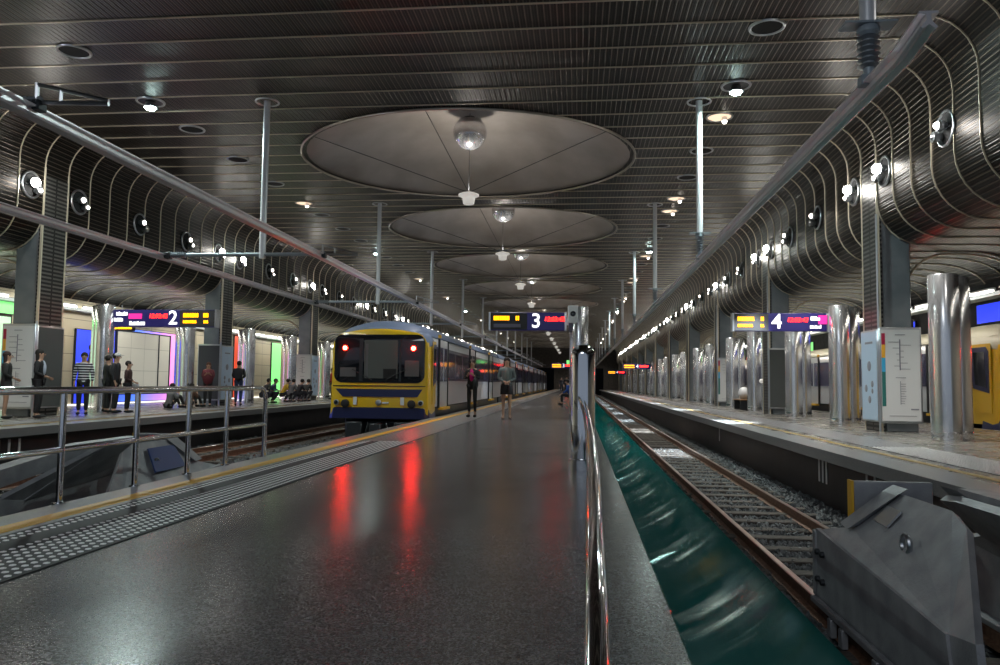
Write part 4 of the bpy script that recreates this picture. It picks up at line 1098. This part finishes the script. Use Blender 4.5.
        for s in (-1, 1):
            xx = s * W
            mb = MB(); mb.box(min(xx, xx + s * .012), max(xx, xx + s * .012), y0 + .05, y1 - .05, 1.02, 1.98); mb.build('window_band', 'train_navy', ca, smooth=False)
            if s != s_vis: continue
            yy = y0 + (.35 if c == 0 else 1.2); n = 0
            L_ = y1 - yy; doors = [yy + .15, yy + L_ * .36, yy + L_ * .70] if c == 0 else [y0 + 2.2, y0 + 9.2, y0 + 15.6]
            for d in doors:
                mb = MB(); mb.box(min(xx, xx + s * .03), max(xx, xx + s * .03), d - .12, d + 1.42, .26, 2.20, 0); dd = mb.build('door', 'train_side', ca, smooth=False)
                for q in (d - .14, d + 1.34): mb = MB(); mb.box(min(xx, xx + s * .055), max(xx, xx + s * .055), q, q + .1, .24, 2.22); mb.build('door_pillar', 'black', dd, smooth=False)
                for q in (d + .06, d + .74): mb = MB(); mb.box(min(xx, xx + s * .04), max(xx, xx + s * .04), q, q + .5, 1.0, 1.98); mb.build('door_glass', 'train_win', dd, smooth=False)
                mb = MB(); mb.box(min(xx, xx + s * .14), max(xx, xx + s * .14), d, d + 1.3, .18, .25); mb.build('step', 'yellow', dd, smooth=False)
                mb = MB(); mb.box(min(xx, xx + s * .08), max(xx, xx + s * .08), d - .14, d - .04, 2.24, 2.33); mb.build('door_lamp', 'yellow', dd, smooth=False)
            spans = []; last = y0 + .4
            for d in doors + [y1 - .3]:
                a, b = last + .2, d - .35
                while b - a > .9:
                    w = 1.35 if b - a > 1.9 else b - a; spans.append((a, a + w)); a += w + .18
                last = d + 1.42
            for (a, b) in spans:
                mb = MB(); mb.box(min(xx, xx + s * .02), max(xx, xx + s * .02), a, b, 1.10, 1.88); mb.build('window', 'train_win', ca, smooth=False)
    # yellow cab side with framed side window on the visible side
    s = s_vis; xx = s * W
    mb = MB(); mb.box(min(xx, xx + s * .014), max(xx, xx + s * .014), .42, cabl, .36, 2.1); mb.build('cab_side', 'train_yellow', t, smooth=False)
    f_ = 1 if cabl > 1.5 else .5
    mb = MB(); mb.prism([(a_ * f_ + (.25 if f_ < 1 else 0), b_) for a_, b_ in ((.50, .86), (1.30, .98), (1.38, 2.02), (.62, 2.02), (.5, 1.9))], min(xx, xx + s * .022), max(xx, xx + s * .022), 'x'); f = mb.build('cab_window_frame', 'train_navy', t, smooth=False)
    mb = MB(); mb.prism([(a_ * f_ + (.25 if f_ < 1 else 0), b_) for a_, b_ in ((.62, 1.0), (1.18, 1.08), (1.24, 1.9), (.70, 1.9))], min(xx, xx + s * .03), max(xx, xx + s * .03), 'x'); mb.build('cab_window', 'glass_dark', f, smooth=False)
    return t
train(-5.55, 20.9, 1, 'yellow-faced suburban train with red tail lights on the left track', 'train_roof', 4, scl=1.02)
train(11.85, 20.1, -1, 'yellow and silver train with cream roof beyond the right platform', 'train_roof_cream', 3, cabl=2.0)

# ------------------------------------------------------------------ people
SKINM = mat('skin', (.42, .25, .17), .5); SKIND = mat('skin_tan', (.30, .17, .11), .5)
MC = {}
def cm(c):
    if c not in MC: MC[c] = mat('cloth', c, .8)
    return MC[c]
def stripes_mat():
    m = mat('striped_cloth', (.5, .5, .5), .8); N, L, b = nodes(m); v = texco(N, L)
    sx = N.new('ShaderNodeSeparateXYZ'); L.new(v, sx.inputs[0]); k = N.new('ShaderNodeMath'); k.operation = 'MULTIPLY'; k.inputs[1].default_value = 14; L.new(sx.outputs['Z'], k.inputs[0])
    f = N.new('ShaderNodeMath'); f.operation = 'FRACT'; L.new(k.outputs[0], f.inputs[0])
    L.new(ramp(N, L, f.outputs[0], [(.0, (.012, .012, .02)), (.55, (.012, .012, .02)), (.6, (.6, .6, .62)), (.95, (.6, .6, .62))]), b.inputs['Base Color']); return m
STR = stripes_mat()
def skin_obj(name, chains, material, parent, sub=1):
    """chains: list of [(pos, r)...]; points shared by rounding"""
    idx = {}; vs = []; rs = []; es = []
    for ch in chains:
        prev = None
        for p, r in ch:
            k = tuple(round(c, 3) for c in p)
            if k not in idx: idx[k] = len(vs); vs.append(p); rs.append(r)
            i = idx[k]
            if prev is not None and prev != i: es.append((prev, i))
            prev = i
    me = bpy.data.meshes.new(name); me.from_pydata(vs, es, []); me.update()
    o = bpy.data.objects.new(name, me); C.objects.link(o)
    md = o.modifiers.new('Skin', 'SKIN'); md.branch_smoothing = .3
    for i, sv in enumerate(me.skin_vertices[0].data):
        r = rs[i]; sv.radius = r if isinstance(r, tuple) else (r, r); sv.use_root = (i == 0)
    ss = o.modifiers.new('Sub', 'SUBSURF'); ss.levels = sub; ss.render_levels = sub
    dg = bpy.context.evaluated_depsgraph_get(); ev = o.evaluated_get(dg); nm = bpy.data.meshes.new_from_object(ev)
    bpy.data.objects.remove(o); nm.name = name; nm.materials.clear(); nm.materials.append(material); nm.shade_smooth()
    o = bpy.data.objects.new(name, nm); C.objects.link(o); o.parent = parent; return o
def V(*a): return Vector(a)
def join_loft(o, rings):
    import bmesh
    mb = MB(); mb.loft(rings); t_ = mb.build('tmp', 'black'); bm = bmesh.new(); bm.from_mesh(o.data); bm.from_mesh(t_.data)
    for f in bm.faces: f.material_index = 0
    m_ = o.data.materials[0]; bm.to_mesh(o.data); bm.free(); d = t_.data; bpy.data.objects.remove(t_); bpy.data.meshes.remove(d)
    o.data.shade_smooth()
def ering(c, w, d, n=18): return [(c.x + w * math.cos(2 * PI * i / n), c.y + d * math.sin(2 * PI * i / n), c.z) for i in range(n)]
def person(x, y, z, rz, label, pose='stand', h=1.68, top=(.02, .02, .02), bottom=(.015, .015, .02), legs='trousers', hair=(.01, .008, .006), longhair=False, skin=SKINM, jacket=None, arms='down', bag=None, stripe=False, shoes=(.01, .01, .01), cap=False, slim=1., lean=0.):
    k = h / 1.68
    t = empty('person', (x, y, z), rz); tag(t, label, 'person', 'people waiting on the platforms')
    J = dict(pel=V(0, 0, .95), sp=V(0, .01, 1.13), ch=V(0, 0, 1.32), nk=V(0, 0, 1.44), hb=V(0, .015, 1.51), hm=V(0, .02, 1.585), ht=V(0, .0, 1.645))
    for s, n in ((-1, 'l'), (1, 'r')):
        J['hip' + n] = V(s * .085, 0, .90); J['kn' + n] = V(s * .09, .015, .49); J['an' + n] = V(s * .09, -.02, .08); J['to' + n] = V(s * .105, .12, .03)
        J['sh' + n] = V(s * .165, 0, 1.38)
        if arms == 'down': J['el' + n] = V(s * .215, -.03, 1.11); J['wr' + n] = V(s * .215, .05, .87)
        elif arms == 'front': J['el' + n] = V(s * .22, -.02, 1.11); J['wr' + n] = V(s * .05, .17, 1.02)
        elif arms == 'up': J['el' + n] = V(s * .20, .04, 1.13); J['wr' + n] = V(s * .10, .20, 1.22)
        elif arms == 'phone': J['el' + n] = V(s * .21, .0, 1.12); J['wr' + n] = V(s * .05, .24, 1.12 if s > 0 else .95)
    if pose == 'walk':
        J['knr'] += V(0, .10, .02); J['anr'] += V(0, .16, .0); J['tor'] += V(0, .16, 0); J['anl'] += V(0, -.16, .03); J['tol'] += V(0, -.13, 0); J['knl'] += V(0, -.02, 0)
    if pose in ('sit', 'floor', 'crouch'):
        drop = {'sit': .47, 'floor': .82, 'crouch': .55}[pose]
        for n in J:
            if n[:2] in ('kn', 'an', 'to'): continue
            J[n] = J[n] - V(0, 0, drop)
        for s, n in ((-1, 'l'), (1, 'r')):
            if pose == 'sit': J['kn' + n] = V(s * .1, .42, .48); J['an' + n] = V(s * .1, .40, .08); J['to' + n] = V(s * .11, .54, .03)
            elif pose == 'floor': J['kn' + n] = V(s * .13, .36, .44); J['an' + n] = V(s * .11, .55, .08); J['to' + n] = V(s * .12, .68, .04)
            else: J['kn' + n] = V(s * .14, .38, .50); J['an' + n] = V(s * .1, .12, .08); J['to' + n] = V(s * .11, .26, .03)
            J['el' + n] = J['sh' + n] + V(s * .06, .17, -.22); J['wr' + n] = J['kn' + n] + V(-s * .05, -.02, .06)
    if lean or pose in ('sit', 'floor', 'crouch'):
        a = lean or .25; piv = J['pel']; Rm = Matrix.Rotation(-a, 3, 'X')
        for n in ('sp', 'ch', 'nk', 'hb', 'hm', 'ht', 'shl', 'shr'): J[n] = piv + Rm @ (J[n] - piv)
    for n in J: J[n] = J[n] * k
    g = slim * k
    def T(n): return tuple(J[n])
    ch = [[(T('pel'), (.125 * g, .095 * g)), (T('sp'), (.115 * g, .085 * g)), (T('ch'), (.135 * g, .095 * g)), (T('nk'), .05 * k), (T('hb'), (.062 * k, .07 * k)), (T('hm'), (.078 * k, .092 * k)), (T('ht'), (.055 * k, .065 * k))]]
    for n, s in (('l', -1), ('r', 1)):
        hand = J['wr' + n] + (J['wr' + n] - J['el' + n]).normalized() * .075 * k
        d = (J['wr' + n] - J['el' + n]).normalized()
        side = d.cross(V(0, 1, 0)).normalized() if abs(d.y) < .8 else V(s * 1., 0, 0)
        ch.append([(T('ch'), .1), (T('sh' + n), .052 * g), (T('el' + n), .038 * g), (T('wr' + n), .026 * k), (tuple(hand), (.034 * k, .018 * k))])
        for q, l in ((-1.5, .062), (-.5, .078), (.5, .074), (1.5, .058)):
            f0 = hand + side * (.018 * q * k) + d * .03 * k; f1 = f0 + d * l * k * .55 + V(0, .006, 0); f2 = f0 + d * l * k + V(0, .016 * k, 0)
            ch.append([(tuple(hand), .03), (tuple(f0), .0095 * k), (tuple(f1), .009 * k), (tuple(f2), .0075 * k)])
        th = J['wr' + n] + d * .02 * k
        th1 = th + (d * .03 + V(-s * .012, .04, 0)) * k
        ch.append([(T('wr' + n), .026), (tuple(th1), .0105 * k), (tuple(th1 + d * .03 * k), .009 * k)])
        ch.append([(T('pel'), .12), (T('hip' + n), .085 * g), (T('kn' + n), .052 * g), (T('an' + n), .034 * k), (T('to' + n), (.032 * k, .022 * k))])
    skin_obj('body', ch, skin, t, 1)
    # face
    hm = J['hm']; fw = V(0, 1, 0)
    mb = MB(); mb.sphere(tuple(hm + V(0, .098, -.012) * k), .013 * k, 8, 6, 0, (1, 1.2, 1.8)); mb.build('nose', skin, t)
    for s in (-1, 1):
        mb = MB(); mb.sphere(tuple(hm + V(s * .03, .086, .015) * k), .010 * k, 8, 6); mb.build('eye', M['black'], t)
        mb = MB(); mb.sphere(tuple(hm + V(s * .080, 0.0, -.005) * k), .022 * k, 8, 6, 0, (.4, .8, 1.3)); mb.build('ear', skin, t)
    mb = MB(); mb.sphere(tuple(hm + V(0, .086, -.045) * k), .018 * k, 8, 6, 0, (1.2, .5, .4)); mb.build('mouth', cm((.3, .08, .07)), t)
    # hair
    mb = MB(); mb.sphere(tuple(hm + V(0, -.036, .034) * k), .097 * k, 18, 12, 0, (.93, 1.0, .98))
    if longhair:
        rings = []
        for zz, w, d in ((.03, .095, .06), (-.06, .098, .055), (-.16, .10, .05), (-.26, .085, .035), (-.33, .05, .02)):
            c = hm + V(0, -.055, zz) * k; rings.append([(c.x + w * k * math.cos(a), c.y + d * k * math.sin(a), c.z) for a in [2 * PI * i / 14 for i in range(14)]])
        mb.loft(rings)
    mb.build('hair', cm(hair), t)
    if cap:
        mb = MB(); mb.sphere(tuple(hm + V(0, -.01, .055) * k), .10 * k, 16, 10, 0, (.95, 1.05, .7)); mb.box(hm.x - .07, hm.x + .07, hm.y + .07, hm.y + .17, hm.z + .045, hm.z + .055); mb.build('cap', cm((.5, .5, .5)), t)
    # clothing
    e = .014 * k
    def up(n, r): return (T(n), (r[0] + e, r[1] + e) if isinstance(r, tuple) else r + e)
    tm = STR if stripe else cm(top)
    tc = [[(tuple(J['pel'] - V(0, 0, .07)), (.118 * g, .095 * g)), up('pel', (.12 * g, .095 * g)), up('sp', (.12 * g, .09 * g)), up('ch', (.14 * g, .10 * g)), (tuple(J['nk'] - V(0, 0, .03)), .06 * k)]]
    for n in ('l', 'r'):
        if jacket is not None or arms != 'bare': tc.append([up('ch', .1), up('sh' + n, .056 * g), up('el' + n, .043 * g), (tuple(J['wr' + n] * .85 + J['el' + n] * .15), .036 * k)])
    o_ = skin_obj('top' if jacket is None else 'jacket', tc, tm if jacket is None else cm(jacket), t, 1)
    join_loft(o_, [ering(J['pel'] + V(0, 0, -.06) * k, .158 * g, .122 * g), ering(J['pel'] + V(0, 0, .04) * k, .150 * g, .115 * g), ering(J['sp'], .136 * g, .105 * g), ering((J['sp'] + J['ch']) / 2, .150 * g, .115 * g), ering(J['ch'], .168 * g, .118 * g), ering((J['ch'] + J['nk']) / 2 + V(0, 0, .012) * k, .150 * g, .100 * g), ering(J['nk'] - V(0, 0, .012) * k, .075 * g, .068 * g)])
    if jacket is not None:
        c = (J['sp'] + J['ch']) / 2 + V(0, .055, 0) * k
        mb = MB(); mb.sphere(tuple(c), .12 * k, 16, 10, 0, (.66, .80, 1.75)); mb.build('blouse', tm, t)
    if legs in ('trousers', 'leggings'):
        f = 1. if legs == 'trousers' else .8
        lc = []
        for n in ('l', 'r'): lc.append([up('pel', (.112 * g, .088 * g)), up('hip' + n, .078 * g * (1 if f == 1 else .92)), up('kn' + n, .06 * g * f), (tuple(J['an' + n] + V(0, 0, .03)), (.05 if f == 1 else .036) * k)])
        o_ = skin_obj('trousers' if f == 1 else 'leggings', lc, cm(bottom), t, 1)
        join_loft(o_, [ering(J['pel'] + V(0, 0, .05) * k, .140 * g, .105 * g), ering(J['pel'] - V(0, 0, .03) * k, .150 * g, .115 * g), ering(J['pel'] - V(0, 0, .11) * k, .135 * g, .105 * g)])
    elif legs == 'skirt' or legs == 'shorts':
        mb = MB(); rings = []
        for z, w, d in ((1.02, .135, .11), (.92, .165, .13), (.80, .175, .14), (.68, .18, .15)):
            rings.append([(w * g * math.cos(a), d * g * math.sin(a), z * k) for a in [2 * PI * i / 20 for i in range(20)]])
        mb.loft(rings); mb.build('skirt' if legs == 'skirt' else 'shorts', cm(bottom), t)
    for n in ('l', 'r'):
        a, b = J['an' + n], J['to' + n]; m_ = (a + b) / 2; dy = math.atan2(b.x - a.x, b.y - a.y)
        mb = MB(); mb.sphere((0, 0, 0), .05 * k, 14, 8, 0, (.95, 2.6, .85)); o = mb.build('shoe', cm(shoes), t, tuple(V(m_.x, m_.y, .045 * k if J['an' + n].z < .2 else m_.z))); o.rotation_euler.z = -dy
    if bag:
        kind, col = bag
        if kind == 'backpack':
            c = J['ch'] + V(0, -.19, -.08) * k; mb = MB(); mb.box(c.x - .15, c.x + .15, c.y - .09, c.y + .09, c.z - .24, c.z + .16, 0, .05); mb.build('backpack', cm(col), t)
        elif kind == 'shawl':
            mb = MB(); mb.sphere(tuple(J['sp'] + V(0, .05, .0)), .2 * k, 16, 10, 0, (1.05, .8, 1.5)); mb.build('shawl', cm(col), t)
        else:
            c = J['wrl'] + V(-.05, 0, -.2) * k; mb = MB(); mb.box(c.x - .05, c.x + .05, c.y - .13, c.y + .13, c.z - .14, c.z + .12, 0, .03); mb.tube([(c.x, c.y - .1, c.z + .1), (c.x, c.y, c.z + .24), (c.x, c.y + .1, c.z + .1)], .01, 6); mb.build('handbag', cm(col), t)
    return t
BK = (.012, .012, .014)
person(-3.05, 21.9, 0, PI - .1, 'person in a black cardigan and bright pink top facing the camera beside the train', h=1.66, top=(.55, .01, .19), jacket=BK, legs='leggings', bottom=BK, longhair=True, arms='up', hair=(.03, .015, .01), bag=('handbag', BK))
person(-1.98, 21.2, 0, PI + .1, 'person in a grey top and black shorts with bare legs on the middle platform', h=1.70, top=(.16, .17, .16), jacket=(.12, .14, .14), legs='shorts', bottom=BK, longhair=True, arms='front', hair=(.02, .012, .01), shoes=(.3, .2, .15), bag=('handbag', (.03, .03, .04)))
person(-13.75, 17.10, 0, -1.0, 'person in black shorts at the left edge of the view', h=1.6, top=(.02, .02, .02), legs='shorts', bottom=BK, longhair=True, arms='front', hair=(.03, .012, .01))
person(-13.30, 17.62, 0, -1.2, 'person in a black suit and pale shirt in front of the left map board', h=1.68, top=(.35, .4, .5), jacket=BK, legs='trousers', bottom=BK, longhair=True, arms='front')
person(-13.45, 19.55, 0, -2.6, 'person in a black and white striped top by the blue poster', h=1.68, top=BK, stripe=True, legs='trousers', bottom=BK, arms='down', bag=('handbag', (.4, .4, .4)))
person(-13.35, 20.85, 0, -1.3, 'person in black with a grey cap standing by the steel cylinder', h=1.72, top=(.02, .02, .025), legs='trousers', bottom=BK, arms='down', cap=True)
person(-13.75, 21.10, 0, -.6, 'dark-haired person in black behind the one in the cap', h=1.66, top=BK, legs='trousers', bottom=BK, arms='front')
person(-13.15, 21.15, 0, -1.3, 'shorter person in dark clothes holding a pale bag', h=1.5, top=(.05, .025, .025), legs='trousers', bottom=BK, arms='front', bag=('handbag', (.5, .5, .55)))
person(-14.10, 25.10, 0, -.4, 'person sitting on the floor below the screen with knees up', pose='floor', top=(.15, .15, .16), bottom=(.03, .03, .03))
person(-13.90, 26.10, 0, -.2, 'person in brown sitting on the floor beside the steel cylinder', pose='floor', top=(.10, .05, .03), bottom=(.03, .03, .03), longhair=True)
person(-13.60, 26.90, 0, PI + .4, 'person wrapped in a dark red shawl standing by the map board', h=1.62, top=(.10, .015, .02), legs='trousers', bottom=BK, arms='up', longhair=True, hair=(.10, .04, .02), bag=('shawl', (.11, .015, .025)))
person(-13.25, 28.70, 0, .3, 'person with a black backpack and blue jeans seen from behind', h=1.72, top=BK, legs='trousers', bottom=(.03, .05, .12), arms='front', bag=('backpack', (.015, .015, .02)))
grp = [(-13.6, 31.8, .1, (.02, .02, .025), 'person in black seated first in the row of the seated group'), (-13.4, 32.1, -.3, (.05, .07, .12), 'person in dark blue seated second in the group'), (-13.7, 34.3, .2, (.5, .33, .02), 'person in a yellow top seated in the middle of the group'),
       (-13.3, 34.2, .9, (.12, .12, .13), 'person in a grey top leaning forward in the seated group'), (-13.2, 34.9, .6, (.015, .015, .02), 'person in black bending over a white cup in the seated group'), (-13.2, 35.9, .9, (.02, .02, .02), 'person in dark clothes at the right end of the seated group')]
for x, y, r, c, lab in grp: person(x, y, .0, -1.2 + r, lab, pose='crouch', top=c, bottom=(.02, .02, .03), lean=.45)
person(-13.40, 40.60, 0, PI / 2, 'person in a red top with a black backpack behind the train front', h=1.70, top=(.5, .02, .03), legs='trousers', bottom=(.02, .02, .04), bag=('backpack', BK))
person(-.35, 36.3, 0, PI / 2, 'person in a blue top sitting on the far timber seat', pose='sit', top=(.02, .08, .35), bottom=BK)
# far travellers
person(-1.0, 68, 0, PI, 'distant dark figure walking far down the middle platform', pose='walk', top=BK)
person(-1.8, 84, 0, PI, 'tiny distant figure in dark clothes near the tunnel end', pose='walk', top=(.05, .05, .06))
person(.9 - .75, 52.0, 0, PI, 'distant person in dark blue standing near the right edge of the middle platform', top=(.02, .03, .08))

# ------------------------------------------------------------------ lights
def area(name, loc, rot, size, power, col, shape='DISK', sy=None, spread=None):
    l = bpy.data.lights.new(name, 'AREA'); l.energy = power; l.color = col; l.shape = shape; l.size = size
    if sy: l.size_y = sy
    if spread: l.spread = spread
    o = bpy.data.objects.new(name, l); C.objects.link(o); o.location = loc; o.rotation_euler = rot; return o
def spot(name, loc, target, power, col, ang, blend=.5, size=.08):
    l = bpy.data.lights.new(name, 'SPOT'); l.energy = power; l.color = col; l.spot_size = ang; l.spot_blend = blend; l.shadow_soft_size = size
    o = bpy.data.objects.new(name, l); C.objects.link(o); o.location = loc
    d = Vector(target) - Vector(loc); o.rotation_euler = d.to_track_quat('-Z', 'Y').to_euler(); return o
for x, y in FL:
    area('flood_light', (x, y, CZ - .25), (0, 0, 0), .3, 300 if y < 30 else 70, (.8, 1., .96))
def glow(name, loc, power, col, r):
    l = bpy.data.lights.new(name, 'POINT'); l.energy = power; l.color = col; l.shadow_soft_size = r
    o = bpy.data.objects.new(name, l); C.objects.link(o); o.location = loc; return o
for k in range(-1, 12):
    y = 21.85 + B * k
    area('bay_downlight', (3.4, y + 1.0, CZ - .2), (0, 0, 0), .35, 75, (1., .95, .88), spread=2.2)
    area('bay_downlight', (-10.1, y + 1.0, CZ - .2), (0, 0, 0), .35, 50, (1., .95, .88), spread=2.4)
    if k >= 0: area('bell_downlight', (DX, y, 6.2), (0, 0, 0), .25, 85 if k < 6 else 40, (1., .96, .92), spread=2.3)  # fill added under each bell to brighten platform and train
    if k >= 0: area('bowl_light', (DX, y, 6.66), (PI, 0, 0), .35, 80, (1., .93, .84))
    yp = 18.7 + B * k
    glow('porthole_fill_glow', (WR - .45, yp + (.93 if k >= 0 else 6.3), 5.9), 26 if k < 1 else 8, (1., .96, .9), .12)
    glow('porthole_fill_glow', (WL + .45, yp + (-.95 if k >= 0 else 6.3), 5.9), 32 if k < 1 else 9, (1., .96, .9), .12)
    if k == -1:
        glow('porthole_fill_glow', (WR - .45, 7.6, 5.9), 60, (1., .96, .9), .12); glow('porthole_fill_glow', (WL + .45, 9.5, 5.9), 60, (1., .96, .9), .12)  # added fill for the near end, no porthole fittings built here
    if 0 <= k < 9:
        spot('porthole_beam', (WR - .5, yp + .93, 5.88), (3.1, yp + 3.6, BED), 15000, (.85, .95, 1.), .42, .35)
        if k > 0: spot('porthole_beam', (WR - .5, yp - .95, 5.88), (-3.5, yp + 5, 0), 3200, (.8, .9, 1.), .28, .6)  # extra beam added to brighten the far tactile strip and coping
        spot('porthole_beam', (WL + .5, yp + .93, 5.88), (-9.0, yp + 3.6, BED), 500, (.95, .97, 1.), .7, .4)
        spot('porthole_beam', (WR - .5, yp - .95, 5.88), (4.6, yp + 8., 0), 900, (1., .97, .9), .5, .6)
for k in range(0, 5):  # added fill over the steel cylinders, no fittings there
    for yc in (21.7, 26.1) + ((16.0,) if k == 0 else ()):
        area('platform_downlight', (6.3, yc + B * k - .8, 4.2), (0, 0, 0), .25, 46, (1., .96, .9), spread=2.0)
        area('platform_downlight', (-13.3, yc + B * k - .8, 4.2), (0, 0, 0), .25, 26, (1., .96, .9), spread=2.0)
for k in range(-1, 8):
    y = 24.5 + B * k
    area('strip_glow', (-16.8, y, 3.5), (0, .35, 0), .3, 80, (1., .95, .8), 'RECTANGLE', 8)
    area('strip_glow', (9.9, y, 3.5), (0, -.2, 0), .3, 95, (1., .93, .80), 'RECTANGLE', 8)
area('concourse_light', (-2.5, -2.5, 6.6), (math.radians(25), 0, 0), 5, 190, (.9, .95, 1.), 'RECTANGLE', 3)
spot('ceiling_fill_spot', (-12.9, 10.5, 5.6), (-11.3, 13.0, CZ), 160, (.75, .8, 1.), 1.3, .8)  # spot added to make bluish highlights on the near left ceiling
w = bpy.data.worlds.new('hall_air'); w.use_nodes = True; w.node_tree.nodes['Background'].inputs[0].default_value = (.55, .65, .8, 1); w.node_tree.nodes['Background'].inputs[1].default_value = .32
bpy.context.scene.world = w

# ------------------------------------------------------------------ camera
yaw, pit, roll = 0.10284504657161306, 0.06642884462279974, .012
fw = Vector((-math.sin(yaw) * math.cos(pit), math.cos(yaw) * math.cos(pit), math.sin(pit)))
r = Vector((math.cos(yaw), math.sin(yaw), 0)); u = r.cross(fw)
r, u = r * math.cos(roll) + u * math.sin(roll), u * math.cos(roll) - r * math.sin(roll)
cam = bpy.data.cameras.new('camera'); co = bpy.data.objects.new('camera', cam); C.objects.link(co)
co.matrix_world = Matrix(((r.x, u.x, -fw.x, 0), (r.y, u.y, -fw.y, 0), (r.z, u.z, -fw.z, 1.0), (0, 0, 0, 1)))
cam.sensor_width = 36; cam.lens = 36 * .760; cam.clip_start = .02; cam.clip_end = 400
sc = bpy.context.scene; sc.camera = co
sc.view_settings.view_transform = 'Standard'; sc.view_settings.look = 'None'; sc.view_settings.gamma = 1; sc.view_settings.use_curve_mapping = False
sc.view_settings.exposure = 0.12
sc.cycles.max_bounces = 6; sc.cycles.diffuse_bounces = 3; sc.cycles.glossy_bounces = 4; sc.cycles.transparent_max_bounces = 8
sc.cycles.sample_clamp_indirect = 6; sc.cycles.caustics_reflective = False; sc.cycles.caustics_refractive = False
sc.cycles.use_denoising = True
